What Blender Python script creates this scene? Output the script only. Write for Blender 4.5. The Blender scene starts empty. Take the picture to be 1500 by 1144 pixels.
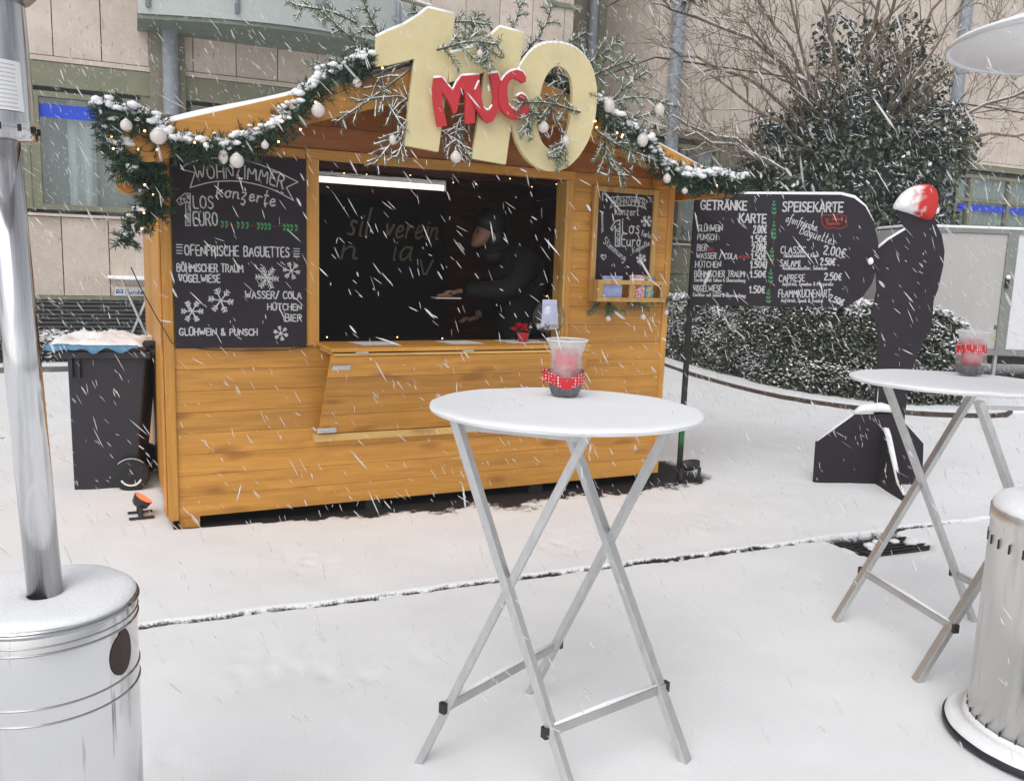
import bpy, math, random
import numpy as np
from mathutils import Vector, noise as mnoise
random.seed(7); rng = np.random.default_rng(7)
R = math.radians
sc = bpy.context.scene
C = sc.collection

# ------------------------------------------------------------------ camera
F, PI_, RO, CH = 1237.9, .1533, .0347, 1.509
cam_d = bpy.data.cameras.new('camera'); cam = bpy.data.objects.new('camera', cam_d); C.objects.link(cam)
cam_d.sensor_fit = 'HORIZONTAL'; cam_d.sensor_width = 36.0; cam_d.lens = 36.0*F/1500.0
cam_d.clip_start = .05; cam_d.clip_end = 500
_c, _s = math.cos(PI_), math.sin(PI_)
fw = Vector((0, _c, -_s)); rt = Vector((1, 0, 0)); up = Vector((0, _s, _c))
cr, sr = math.cos(RO), math.sin(RO)
X = rt*cr + up*(-sr)*-1; Y = up*cr - rt*sr
from mathutils import Matrix
m = Matrix((X, Y, -fw)).transposed().to_4x4(); m.translation = (0, 0, CH)
cam.matrix_world = m
sc.camera = cam

# ------------------------------------------------------------------ light
world = bpy.data.worlds.new('World'); sc.world = world; world.use_nodes = True
nt = world.node_tree; nt.nodes.clear()
sky = nt.nodes.new('ShaderNodeTexSky'); sky.sky_type = 'NISHITA'; sky.sun_disc = False
SUN_EL, SUN_AZ = R(48), R(200)
sky.sun_elevation = SUN_EL; sky.sun_rotation = SUN_AZ; sky.air_density = 1.0; sky.dust_density = 2.0; sky.ozone_density = 1.0
hs = nt.nodes.new('ShaderNodeHueSaturation'); hs.inputs['Saturation'].default_value = .16
bg = nt.nodes.new('ShaderNodeBackground'); bg.inputs['Strength'].default_value = .125
wo = nt.nodes.new('ShaderNodeOutputWorld')
nt.links.new(sky.outputs[0], hs.inputs['Color']); nt.links.new(hs.outputs[0], bg.inputs[0]); nt.links.new(bg.outputs[0], wo.inputs[0])
sd = bpy.data.lights.new('sun', 'SUN'); sd.energy = .7; sd.angle = R(50); sd.color = (.975, .985, 1)
sun = bpy.data.objects.new('sun', sd); C.objects.link(sun)
# light comes from behind the camera, a little to its right
sun.rotation_euler = (R(90)-SUN_EL, 0, R(180)-SUN_AZ+R(0))
sun.location = (0, 0, 12)
sc.cycles.transparent_max_bounces = 40
sc.view_settings.view_transform = 'Standard'; sc.view_settings.look = 'None'
sc.view_settings.exposure = .44; sc.view_settings.gamma = 1; sc.view_settings.use_curve_mapping = False

# ------------------------------------------------------------------ frames: W world, H hut, B building
HX, HY, HA = -1.836, 4.416, .4536
FR = {'W': (0, 0, 0.0), 'H': (HX, HY, HA), 'B': (HX, HY, HA-.0345)}
def w2f(P, fr):
    x, y, a = FR[fr]; dx, dy = P[0]-x, P[1]-y
    return (dx*math.cos(a)+dy*math.sin(a), -dx*math.sin(a)+dy*math.cos(a), P[2])
def f2w(P, fr):
    x, y, a = FR[fr]
    return (x+P[0]*math.cos(a)-P[1]*math.sin(a), y+P[0]*math.sin(a)+P[1]*math.cos(a), P[2])
def ray(px, py):
    a, b = px-750, py-572
    x = (cr*a+sr*b)/F; y = (-sr*a+cr*b)/F
    return (x, _c-_s*y, -_s-_c*y)
def at(px, py, v, fr='H'):
    """measured photo point -> (u, z) on the plane v of a frame"""
    r = ray(px, py); c0 = w2f((0, 0, CH), fr); q = w2f((r[0], r[1], CH+r[2]), fr)
    d = [q[i]-c0[i] for i in range(3)]; t = (v-c0[1])/d[1]
    return (c0[0]+d[0]*t, c0[2]+d[2]*t)
def gz(px, py, z=0.):
    r = ray(px, py); t = (z-CH)/r[2]
    return (r[0]*t, r[1]*t)

# ------------------------------------------------------------------ object helpers
OFF = {}
def prop(o, label=None, cat=None, group=None, kind=None):
    if label: o['label'] = label
    if cat: o['category'] = cat
    if group: o['group'] = group
    if kind: o['kind'] = kind
    return o
def thing(name, label, cat, loc=(0, 0, 0), fr='W', group=None):
    o = bpy.data.objects.new(name, None); C.objects.link(o); o.empty_display_size = .1
    o.location = f2w(loc, fr); o.rotation_euler = (0, 0, FR[fr][2])
    OFF[o.name] = (np.array(loc, float), fr)
    return prop(o, label, cat, group)
STUFFN = {'snow', 'slot', 'screen_holes', 'label_print', 'vine_drawing', 'needles', 'petals', 'leaves', 'white_blossoms', 'paper_slips', 'small_lettering', 'twigs', 'limbs', 'dark_core', 'stem'}
class M:
    """mesh collector"""
    def __init__(s): s.v = []; s.f = []; s.n = 0; s.marks = []
    def cut(s):
        if s.n and (not s.marks or s.marks[-1] != (s.n, len(s.f))): s.marks.append((s.n, len(s.f)))
    def add(s, V, Fc):
        V = np.asarray(V, float).reshape(-1, 3)
        s.v.append(V); s.f += [tuple(i+s.n for i in f) for f in Fc]; s.n += len(V); return s
    def box(s, x0, x1, y0, y1, z0, z1):
        V = [(x, y, z) for z in (z0, z1) for y in (y0, y1) for x in (x0, x1)]
        return s.add(V, [(0, 2, 3, 1), (4, 5, 7, 6), (0, 1, 5, 4), (2, 6, 7, 3), (0, 4, 6, 2), (1, 3, 7, 5)])
    def prism(s, poly, y0, y1):      # polygon in (x,z), extruded along y
        n = len(poly)
        ar = sum(poly[i][0]*poly[(i+1) % n][1]-poly[(i+1) % n][0]*poly[i][1] for i in range(n))
        if ar < 0: poly = poly[::-1]
        V = [(p[0], y0, p[1]) for p in poly]+[(p[0], y1, p[1]) for p in poly]
        Fc = [tuple(range(n)), tuple(range(2*n-1, n-1, -1))]+[(i, i+n, (i+1) % n+n, (i+1) % n) for i in range(n)]
        return s.add(V, Fc)
    def prismz(s, poly, z0, z1):
        n = len(poly); V = [(p[0], p[1], z0) for p in poly]+[(p[0], p[1], z1) for p in poly]
        return s.add(V, [tuple(range(n-1, -1, -1)), tuple(range(n, 2*n))]+[(i, (i+1) % n, (i+1) % n+n, i+n) for i in range(n)])
    def prismx(s, poly, x0, x1):     # polygon in (y,z)
        n = len(poly); V = [(x0, p[0], p[1]) for p in poly]+[(x1, p[0], p[1]) for p in poly]
        return s.add(V, [tuple(range(n-1, -1, -1)), tuple(range(n, 2*n))]+[(i, (i+1) % n, (i+1) % n+n, i+n) for i in range(n)])
    def tube(s, pts, r, n=8, cap=True):
        pts = [Vector(p) for p in pts]; k = len(pts)
        rs = r if hasattr(r, '__len__') else [r]*k
        V = []; prev = None
        for i, p in enumerate(pts):
            d = (pts[min(i+1, k-1)]-pts[max(i-1, 0)]).normalized()
            a = d.orthogonal().normalized() if prev is None else (prev-d*prev.dot(d)).normalized()
            if a.length < .5: a = d.orthogonal().normalized()
            prev = a; b = d.cross(a)
            for j in range(n):
                t = 2*math.pi*j/n; V.append(p+(a*math.cos(t)+b*math.sin(t))*rs[i])
        Fc = [(i*n+j, i*n+(j+1) % n, (i+1)*n+(j+1) % n, (i+1)*n+j) for i in range(k-1) for j in range(n)]
        if cap: Fc += [tuple(range(n-1, -1, -1)), tuple((k-1)*n+j for j in range(n))]
        return s.add(V, Fc)
    def lathe(s, prof, c=(0, 0, 0), n=32, sx=1, sy=1):   # prof: (r,z)
        V = [(c[0]+r*math.cos(2*math.pi*j/n)*sx, c[1]+r*math.sin(2*math.pi*j/n)*sy, c[2]+z) for r, z in prof for j in range(n)]
        k = len(prof)
        Fc = [(i*n+j, i*n+(j+1) % n, (i+1)*n+(j+1) % n, (i+1)*n+j) for i in range(k-1) for j in range(n)]
        if prof[0][0] > 1e-5: Fc.append(tuple(range(n-1, -1, -1)))
        if prof[-1][0] > 1e-5: Fc.append(tuple((k-1)*n+j for j in range(n)))
        return s.add(V, Fc)
    def bar(s, p, q, w, h, up=(0, 0, 1)):                # rectangular bar
        p, q = Vector(p), Vector(q); d = (q-p).normalized(); a = d.cross(Vector(up))
        if a.length < 1e-3: a = d.cross(Vector((1, 0, 0)))
        a = a.normalized(); b = a.cross(d)
        V = [e+a*w/2*i+b*h/2*j for e in (p, q) for i, j in ((-1, -1), (1, -1), (1, 1), (-1, 1))]
        return s.add(V, [(0, 1, 2, 3), (7, 6, 5, 4), (0, 4, 5, 1), (1, 5, 6, 2), (2, 6, 7, 3), (3, 7, 4, 0)])
    def ball(s, c, r, sub=1, amp=0, sq=(1, 1, 1)):
        V, Fc = ICO[sub]
        V = V.copy()
        if amp: V = V*(1+amp*(rng.random((len(V), 1))-.5))
        return s.add(V*np.array(sq)*r+np.array(c), Fc)
    def build(s, name, mat, parent=None, smooth=False, fr=None, loc=None, bevel=0):
        V = np.concatenate(s.v) if s.v else np.zeros((0, 3))
        if s.marks:
            mk = [(0, 0)]+s.marks+[(s.n, len(s.f))]; o = None
            for (a, b), (c, d) in zip(mk[:-1], mk[1:]):
                if d > b: q = M(); q.v = [V[a:c]]; q.f = [tuple(i-a for i in f) for f in s.f[b:d]]; q.n = c-a; o = q.build(name, mat, parent, smooth, fr, loc, bevel)
            return o
        if parent is not None: off, pf = OFF[parent.name]
        else: off, pf = np.array(loc if loc is not None else (0, 0, 0), float), fr or 'W'
        me = bpy.data.meshes.new(name); me.from_pydata((V-off).tolist(), [], s.f); me.update()
        o = bpy.data.objects.new(name, me); C.objects.link(o)
        if parent is not None: o.parent = parent
        else: o.location = f2w(tuple(off), pf); o.rotation_euler = (0, 0, FR[pf][2])
        OFF[o.name] = (off, pf)
        if parent is not None and name in STUFFN: o['kind'] = 'stuff'
        for mm in (mat if isinstance(mat, (list, tuple)) else [mat]): me.materials.append(mm)
        if smooth:
            me.polygons.foreach_set('use_smooth', [True]*len(me.polygons))
        if bevel:
            b = o.modifiers.new('bevel', 'BEVEL'); b.width = bevel; b.segments = 2; b.limit_method = 'ANGLE'; b.angle_limit = R(40)
        return o
def _ico():
    import bmesh
    out = {}
    for s in (0, 1, 2, 3):
        bm = bmesh.new(); bmesh.ops.create_icosphere(bm, subdivisions=max(s, 1), radius=1)
        if s == 0:
            V = np.array([(1, 0, 0), (-1, 0, 0), (0, 1, 0), (0, -1, 0), (0, 0, 1), (0, 0, -1)], float)
            out[0] = (V, [(0, 2, 4), (2, 1, 4), (1, 3, 4), (3, 0, 4), (2, 0, 5), (1, 2, 5), (3, 1, 5), (0, 3, 5)])
        else:
            out[s] = (np.array([v.co[:] for v in bm.verts]), [tuple(v.index for v in f.verts) for f in bm.faces])
        bm.free()
    return out
ICO = _ico()

# ------------------------------------------------------------------ materials
def mat(name, col, rough=.6, metal=0, var=0, vscale=8, bump=0, bscale=60, emis=None, estr=0, randv=0, spec=None, col2=None, stretch=(1, 1, 1), coords='Object', mixlo=.35, mixhi=.65):
    m = bpy.data.materials.new(name); m.use_nodes = True; t = m.node_tree; b = t.nodes['Principled BSDF']
    b.inputs['Base Color'].default_value = (*col, 1); b.inputs['Roughness'].default_value = rough; b.inputs['Metallic'].default_value = metal
    if spec is not None: b.inputs['Specular IOR Level'].default_value = spec
    tc = t.nodes.new('ShaderNodeTexCoord'); mp = t.nodes.new('ShaderNodeMapping'); mp.inputs['Scale'].default_value = stretch
    t.links.new(tc.outputs[coords], mp.inputs[0])
    last = None
    if var or col2 is not None:
        n = t.nodes.new('ShaderNodeTexNoise'); n.inputs['Scale'].default_value = vscale; n.inputs['Detail'].default_value = 6; n.inputs['Roughness'].default_value = .65
        t.links.new(mp.outputs[0], n.inputs['Vector'])
        cr_ = t.nodes.new('ShaderNodeValToRGB'); e = cr_.color_ramp.elements
        c2 = col2 if col2 is not None else tuple(max(0, c*(1-var)) for c in col)
        e[0].position = mixlo; e[0].color = (*c2, 1); e[1].position = mixhi; e[1].color = (*col, 1)
        t.links.new(n.outputs['Fac'], cr_.inputs[0]); last = cr_.outputs[0]
    if randv:
        oi = t.nodes.new('ShaderNodeObjectInfo'); mr = t.nodes.new('ShaderNodeMapRange')
        mr.inputs['To Min'].default_value = 1-randv; mr.inputs['To Max'].default_value = 1+randv*.6
        t.links.new(oi.outputs['Random'], mr.inputs['Value'])
        h = t.nodes.new('ShaderNodeHueSaturation')
        t.links.new(mr.outputs[0], h.inputs['Value'])
        if last: t.links.new(last, h.inputs['Color'])
        else: h.inputs['Color'].default_value = (*col, 1)
        last = h.outputs[0]
    if last: t.links.new(last, b.inputs['Base Color'])
    if bump:
        n2 = t.nodes.new('ShaderNodeTexNoise'); n2.inputs['Scale'].default_value = bscale; n2.inputs['Detail'].default_value = 4
        t.links.new(mp.outputs[0], n2.inputs['Vector'])
        bp = t.nodes.new('ShaderNodeBump'); bp.inputs['Strength'].default_value = bump; bp.inputs['Distance'].default_value = .01
        t.links.new(n2.outputs['Fac'], bp.inputs['Height']); t.links.new(bp.outputs[0], b.inputs['Normal'])
    if emis:
        b.inputs['Emission Color'].default_value = (*emis, 1); b.inputs['Emission Strength'].default_value = estr
    return m
def wood(name, lo, hi, knot, axis='x', rough=.45, randv=.12):
    m = bpy.data.materials.new(name); m.use_nodes = True; t = m.node_tree; b = t.nodes['Principled BSDF']
    N = t.nodes.new; L = t.links.new
    tc = N('ShaderNodeTexCoord'); oi = N('ShaderNodeObjectInfo')
    add = N('ShaderNodeVectorMath'); add.operation = 'ADD'
    sc_ = N('ShaderNodeVectorMath'); sc_.operation = 'SCALE'; sc_.inputs[0].default_value = (7, 3, 5); L(oi.outputs['Random'], sc_.inputs['Scale'])
    L(tc.outputs['Object'], add.inputs[0]); L(sc_.outputs[0], add.inputs[1])
    mp = N('ShaderNodeMapping'); mp.inputs['Scale'].default_value = {'x': (1.1, 14, 14), 'z': (14, 14, 1.1), 'y': (14, 1.1, 14)}[axis]
    L(add.outputs[0], mp.inputs[0])
    n1 = N('ShaderNodeTexNoise'); n1.inputs['Scale'].default_value = 1.6; n1.inputs['Detail'].default_value = 8; n1.inputs['Roughness'].default_value = .7; n1.inputs['Distortion'].default_value = .5
    L(mp.outputs[0], n1.inputs[0])
    r1 = N('ShaderNodeValToRGB'); e = r1.color_ramp.elements
    e[0].position = .36; e[0].color = (*lo, 1); e[1].position = .60; e[1].color = (*hi, 1)
    L(n1.outputs['Fac'], r1.inputs[0])
    mp2 = N('ShaderNodeMapping'); mp2.inputs['Scale'].default_value = {'x': (3.2, 9, 9), 'z': (9, 9, 3.2), 'y': (9, 3.2, 9)}[axis]
    L(add.outputs[0], mp2.inputs[0])
    nd = N('ShaderNodeTexNoise'); nd.inputs['Scale'].default_value = 1.2; L(mp2.outputs[0], nd.inputs[0])
    mixv = N('ShaderNodeMixRGB'); mixv.inputs[0].default_value = .25; L(mp2.outputs[0], mixv.inputs[1]); L(nd.outputs['Color'], mixv.inputs[2])
    vo = N('ShaderNodeTexVoronoi'); vo.inputs['Scale'].default_value = 1.0; L(mixv.outputs[0], vo.inputs['Vector'])
    r2 = N('ShaderNodeValToRGB'); e = r2.color_ramp.elements
    e[0].position = .12; e[0].color = (1, 1, 1, 1); e[1].position = .26; e[1].color = (0, 0, 0, 1)
    L(vo.outputs['Distance'], r2.inputs[0])
    mx = N('ShaderNodeMixRGB'); mx.inputs[2].default_value = (*knot, 1)
    sc2 = N('ShaderNodeMath'); sc2.operation = 'MULTIPLY'; sc2.inputs[1].default_value = .62; L(r2.outputs[0], sc2.inputs[0])
    L(sc2.outputs[0], mx.inputs[0]); L(r1.outputs[0], mx.inputs[1])
    mr = N('ShaderNodeMapRange'); mr.inputs['To Min'].default_value = 1-randv; mr.inputs['To Max'].default_value = 1+randv; L(oi.outputs['Random'], mr.inputs['Value'])
    h = N('ShaderNodeHueSaturation'); L(mr.outputs[0], h.inputs['Value']); L(mx.outputs[0], h.inputs['Color'])
    L(h.outputs[0], b.inputs['Base Color']); b.inputs['Roughness'].default_value = rough
    bp = N('ShaderNodeBump'); bp.inputs['Strength'].default_value = .25; bp.inputs['Distance'].default_value = .004
    L(n1.outputs['Fac'], bp.inputs['Height']); L(bp.outputs[0], b.inputs['Normal'])
    return m
W_LO, W_HI, W_KN = (.46, .205, .034), (.63, .30, .052), (.27, .095, .018)
WX = wood('honey_wood_x', W_LO, W_HI, W_KN, 'x')
WZ = wood('honey_wood_z', W_LO, W_HI, W_KN, 'z')
WY = wood('honey_wood_y', W_LO, W_HI, W_KN, 'y')
WG = wood('shaded_reddish_wood', (.26, .088, .024), (.36, .13, .036), (.15, .045, .015), 'x', randv=.08)  # reddish boards; shade under the roof is put into the darker tone
WL = wood('light_batten_wood', (.55, .33, .09), (.70, .45, .15), (.35, .17, .04), 'x')
WLZ = wood('light_batten_wood_z', (.50, .28, .07), (.66, .40, .12), (.35, .17, .04), 'z')
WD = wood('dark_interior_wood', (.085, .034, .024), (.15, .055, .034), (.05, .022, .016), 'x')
WFR = wood('frame_wood', (.42, .22, .06), (.55, .32, .10), (.25, .11, .03), 'z')
BLACKB = mat('blackboard_paint', (.024, .018, .026), .85, var=.25, vscale=3, bump=.08, bscale=300)
CHALK = mat('white_chalk', (.62, .62, .62), .95, var=.35, vscale=160)
GREENCH = mat('green_chalk', (.05, .34, .12), .9, var=.3, vscale=120)
REDCH = mat('red_chalk', (.42, .05, .03), .9, var=.3, vscale=120)
SNOW = mat('snow', (.93, .93, .94), .85, bump=.25, bscale=120, spec=.2)
GOLD = mat('gold_paint', (.72, .61, .34), .5, var=.12, vscale=7, bump=.05)
RED = mat('red_paint', (.55, .030, .035), .55, var=.15, vscale=9)
ALU = mat('brushed_aluminium', (.62, .62, .62), .42, metal=.65, var=.15, vscale=12, stretch=(4, 4, 1))
STEEL = mat('polished_steel', (.74, .74, .75), .14, metal=1, bump=.10, bscale=2.5, col2=(.36, .36, .38), vscale=2.2, stretch=(6, 6, .35), mixlo=.30, mixhi=.46)  # dark upright streaks in the colour stand in for reflections
STEELD = mat('dull_steel', (.55, .54, .53), .38, metal=.85, var=.22, vscale=6, bump=.06, bscale=10)
BLKP = mat('black_plastic', (.022, .020, .026), .45, var=.2)
DARK = mat('near_black', (.012, .011, .013), .6)
WHITEP = mat('white_plastic', (.8, .8, .8), .4)
GREYW = mat('pale_table_top', (.75, .75, .75), .5)

# ------------------------------------------------------------------ handwriting
def G(s): return [[tuple(float(c) for c in p.split(',')) for p in st.split()] for st in s.split(';')]
GL = {k: (w, G(s)) for k, w, s in [
 ('A', .5, '0,0 .25,1 .5,0;.1,.36 .4,.36'), ('B', .45, '0,0 0,1 .28,1 .4,.86 .38,.64 .25,.53 0,.52;.25,.53 .44,.4 .44,.14 .3,0 0,0'),
 ('C', .45, '.45,.84 .3,1 .12,.93 0,.68 0,.3 .12,.05 .3,0 .45,.14'), ('D', .46, '0,0 0,1 .25,.98 .44,.72 .46,.3 .28,.02 0,0'),
 ('E', .4, '.4,1 0,1 0,0 .4,0;0,.52 .33,.52'), ('F', .4, '.4,1 0,1 0,0;0,.52 .33,.52'),
 ('G', .48, '.45,.84 .3,1 .12,.93 0,.68 0,.3 .12,.05 .3,0 .46,.14 .46,.45 .28,.45'), ('H', .46, '0,0 0,1;.46,0 .46,1;0,.5 .46,.5'),
 ('I', .05, '0.02,0 .02,1'), ('J', .3, '.3,1 .3,.2 .2,0 .05,.05'), ('K', .46, '0,0 0,1;.44,1 0,.45;.12,.58 .46,0'),
 ('L', .38, '0,1 0,0 .38,0'), ('M', .62, '0,0 .06,1 .31,.3 .56,1 .62,0'), ('N', .48, '0,0 0,1 .48,0 .48,1'),
 ('O', .5, '.25,1 .08,.88 0,.55 .06,.15 .25,0 .43,.13 .5,.5 .43,.87 .25,1'), ('P', .42, '0,0 0,1 .28,1 .42,.86 .4,.6 .26,.48 0,.46'),
 ('R', .45, '0,0 0,1 .28,1 .41,.86 .39,.62 .25,.52 0,.5;.2,.52 .45,0'), ('S', .42, '.4,.86 .26,1 .08,.92 .03,.74 .15,.56 .32,.45 .42,.26 .32,.05 .15,0 0,.13'),
 ('T', .46, '0,1 .46,1;.23,1 .23,0'), ('U', .46, '0,1 0,.25 .1,.03 .25,0 .38,.05 .46,.25 .46,1'), ('V', .46, '0,1 .23,0 .46,1'),
 ('W', .66, '0,1 .15,0 .33,.75 .5,0 .66,1'), ('Z', .45, '0,1 .45,1 0,0 .45,0'), ('/', .35, '0,-.05 .35,1.05'),
 ('1', .25, '0,.72 .2,1 .2,0'), ('2', .42, '.02,.8 .12,.97 .28,1 .4,.84 .35,.6 0,0 .42,0'), ('5', .42, '.4,1 .08,1 .05,.58 .25,.62 .4,.5 .42,.25 .28,.02 .1,0 0,.1'),
 ('0', .42, '.21,1 .05,.85 0,.5 .05,.14 .21,0 .37,.14 .42,.5 .37,.85 .21,1'), ('.', .08, '.02,0 .05,.05'), (',', .08, '.05,.05 0,-.12'), ('3', .4, '0,.9 .2,1 .38,.85 .3,.6 .12,.53 .33,.45 .4,.25 .25,.02 0,.08'),
 ('€', .46, '.44,.9 .3,1 .14,.86 .08,.5 .14,.14 .3,0 .44,.1;0,.6 .34,.6;0,.4 .34,.4'), ('&', .5, '.5,.4 .3,.05 .12,0 0,.2 .08,.42 .3,.7 .3,.92 .17,1 .07,.85 .12,.62 .5,0'), ('-', .3, '0,.5 .3,.5'), ('+', .3, '0,.5 .3,.5;.15,.7 .15,.3'),
 ('a', .42, '.36,.5 .15,.52 0,.3 .05,.03 .22,.03 .36,.3 .38,.5;.37,.4 .38,.05 .46,.02'), ('b', .38, '0,1 0,0;0,.3 .15,.5 .35,.4 .36,.1 .18,0 0,.08'),
 ('c', .35, '.33,.42 .2,.52 .03,.38 .02,.1 .18,0 .36,.12'), ('d', .4, '.36,.42 .18,.5 .02,.3 .06,.02 .22,.02 .36,.3;.37,1 .37,.0'),
 ('e', .38, '.03,.22 .33,.3 .28,.5 .12,.5 .02,.25 .08,.03 .22,0 .4,.12'), ('f', .3, '.34,.95 .2,1 .12,.8 .12,-.25 .02,-.35;0,.5 .28,.5'),
 ('g', .4, '.35,.45 .18,.52 .02,.32 .08,.06 .24,.1 .36,.45 .34,-.2 .18,-.4 .02,-.3'), ('h', .4, '0,0 0,1;0,.3 .15,.5 .32,.45 .34,.0 .42,.02'),
 ('i', .1, '.05,.5 .05,.05 .12,.0;.05,.68 .06,.72'), ('j', .15, '.1,.5 .1,-.25 0,-.35;.1,.7 .11,.74'), ('k', .38, '0,0 0,1;.32,.52 .02,.25 .15,.28 .38,.0'), ('l', .14, '.05,1 .04,.1 .14,.0'),
 ('m', .62, '0,.5 0,0;0,.3 .12,.5 .25,.45 .27,0;.27,.3 .4,.5 .54,.45 .56,.03 .64,0'), ('n', .4, '0,.5 0,0;0,.3 .15,.5 .3,.45 .32,.03 .42,.02'),
 ('o', .4, '.2,.52 .04,.42 .02,.12 .18,0 .34,.1 .36,.38 .2,.52 .42,.45'), ('p', .38, '0,.5 0,-.4;0,.3 .15,.5 .35,.4 .34,.1 .18,0 0,.08'), ('r', .3, '0,.5 .02,0;.02,.3 .15,.5 .3,.45'),
 ('s', .32, '.3,.45 .15,.52 .04,.4 .26,.2 .22,.02 .0,.05'), ('t', .28, '.1,.95 .08,.1 .2,0 .28,.08;0,.6 .25,.62'), ('u', .42, '0,.5 .02,.08 .15,0 .32,.15 .35,.5;.35,.5 .35,.05 .44,0'),
 ('v', .36, '0,.5 .15,0 .34,.5'), ('w', .5, '0,.5 .12,0 .25,.4 .38,0 .5,.5'), ('y', .38, '0,.5 .14,.08 .3,.15;.36,.5 .28,-.2 .1,-.38 0,-.3'), ('z', .36, '0,.5 .34,.5 .0,.02 .2,.03 .3,-.12 .2,-.38 .05,-.3'),
 (' ', .28, '0,0')]}
UML = {'Ä': 'A', 'Ö': 'O', 'Ü': 'U', 'ä': 'a', 'ö': 'o', 'ü': 'u'}
def chaik(p):
    if len(p) < 3: return p
    q = [p[0]]
    for i in range(len(p)-1):
        a, b = p[i], p[i+1]
        if i > 0: q.append((a[0]*.78+b[0]*.22, a[1]*.78+b[1]*.22))
        if i < len(p)-2: q.append((a[0]*.22+b[0]*.78, a[1]*.22+b[1]*.78))
    q.append(p[-1]); return q
def ribbon(mb, pts, w, v, frx=None):
    """flat chalk stroke in the (u,z) plane at depth v"""
    for i in range(len(pts)-1):
        (x0, y0), (x1, y1) = pts[i], pts[i+1]; dx, dy = x1-x0, y1-y0; l = math.hypot(dx, dy)
        if l < 1e-6: continue
        ww = w*(.8+.4*random.random())/2
        dx, dy = dx/l, dy/l; ex, ey = dx*ww*.7, dy*ww*.7; nx, ny = -dy*ww, dx*ww
        vv = v-.00025*random.random()-.00003*(i % 7)
        mb.add([(x0-ex-nx, vv, y0-ey-ny), (x1+ex-nx, vv, y1+ey-ny), (x1+ex+nx, vv, y1+ey+ny), (x0-ex+nx, vv, y0-ey+ny)], [(0, 1, 2, 3)])
class Writer:
    def __init__(s, fr, v, conv): s.fr, s.v, s.conv = fr, v, conv; s.k = .001
    def pt(s, x, y): X_, Y_ = s.conv(x, y); return at(X_, Y_, s.v, s.fr)
    def px(s, d):  # crop pixels to metres
        a, b = s.pt(300, 300), s.pt(300+d, 300); return math.hypot(a[0]-b[0], a[1]-b[1])
    def text(s, mb, txt, base, h, w, slant=0., smooth=True):
        mb.cut(); P = [s.pt(*p) for p in base]; L = [0]
        for i in range(len(P)-1): L.append(L[-1]+math.hypot(P[i+1][0]-P[i][0], P[i+1][1]-P[i][1]))
        H_ = s.px(h); W_ = s.px(w)
        gap = .16
        tot = sum(GL[UML.get(c, c)][0]+gap for c in txt)-gap
        sx = L[-1]/tot; x = 0
        def on(d):
            d = max(0, min(L[-1], d))
            for i in range(len(P)-1):
                if d <= L[i+1] or i == len(P)-2:
                    t = (d-L[i])/(L[i+1]-L[i]+1e-9); a, b = P[i], P[i+1]
                    return (a[0]+(b[0]-a[0])*t, a[1]+(b[1]-a[1])*t), math.atan2(b[1]-a[1], b[0]-a[0])
        for c in txt:
            gw, st = GL[UML.get(c, c)]
            if c != ' ':
                jit = random.uniform(-.04, .04)
                o, ang = on((x+gw/2)*sx); ca, sa = math.cos(ang), math.sin(ang)
                def tr(p):
                    lx = (p[0]-gw/2)*sx+p[1]*H_*slant; ly = p[1]*H_*(1+jit)
                    return (o[0]+lx*ca-ly*sa*.7, o[1]+lx*sa+ly)
                for q in st:
                    if smooth: q = chaik(q)
                    ribbon(mb, [tr(p) for p in q], W_, s.v)
                if c in UML:
                    for dx in (.3, .7): ribbon(mb, [tr((gw*dx, 1.12)), tr((gw*dx+.02, 1.2))], W_, s.v)
            x += gw+gap
    def line(s, mb, pts, w): ribbon(mb, [s.pt(*p) for p in pts], s.px(w), s.v)
    def flake(s, mb, x, y, r, w, a0=0., kind=0):
        mb.cut()
        for k in range(6):
            a = a0+k*math.pi/3; ux, uy = math.cos(a), math.sin(a)
            s.line(mb, [(x, y), (x+ux*r, y+uy*r)], w)
            for f in ((.55, .8) if kind == 0 else (.35, .6, .85)):
                for sg in (-1, 1):
                    b = a+sg*.8; l = r*.3*(1.2-f*.4)
                    s.line(mb, [(x+ux*r*f, y+uy*r*f), (x+ux*r*f+math.cos(b)*l, y+uy*r*f+math.sin(b)*l)], w)
        if kind: s.line(mb, [(x+math.cos(a0+k*math.pi/3)*r*.33, y+math.sin(a0+k*math.pi/3)*r*.33) for k in range(7)], w)
    def leaf(s, mb, x, y, a, l):
        P = [(0, 0), (.35, .28), (.7, .22), (1, 0), (.65, -.2), (.3, -.2)]
        q = [s.pt(x+l*(p[0]*math.cos(a)-p[1]*math.sin(a)), y+l*(p[0]*math.sin(a)+p[1]*math.cos(a))) for p in P]
        mb.add([(u, s.v-.0002, z) for u, z in q], [(5, 4, 3, 2, 1, 0)])

# ------------------------------------------------------------------ GROUND
LX, LY, LA = -.05, 3.845, .4113
def vnoise(x, y, seed=0):
    xi, yi = np.floor(x).astype(int), np.floor(y).astype(int); fx, fy = x-xi, y-yi
    def h(a, b):
        n = (a*374761393+b*668265263+seed*1274126177) & 0x7fffffff; n = ((n ^ (n >> 13))*1274126177) & 0x7fffffff
        return ((n ^ (n >> 16)) & 0xffff)/65535.
    fx = fx*fx*(3-2*fx); fy = fy*fy*(3-2*fy)
    return (h(xi, yi)*(1-fx)+h(xi+1, yi)*fx)*(1-fy)+(h(xi, yi+1)*(1-fx)+h(xi+1, yi+1)*fx)*fy
def fb(x, y, s, o=4, seed=0):
    r = 0; a = .5
    for i in range(o): r = r+a*vnoise(x*s, y*s, seed+i); s *= 2.1; a *= .5
    return r
_a = gz(90, 637); JL1 = w2f((_a[0], _a[1], 0), 'H')[1]; _a = gz(100, 717); JL2 = w2f((_a[0], _a[1], 0), 'H')[1]
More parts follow.
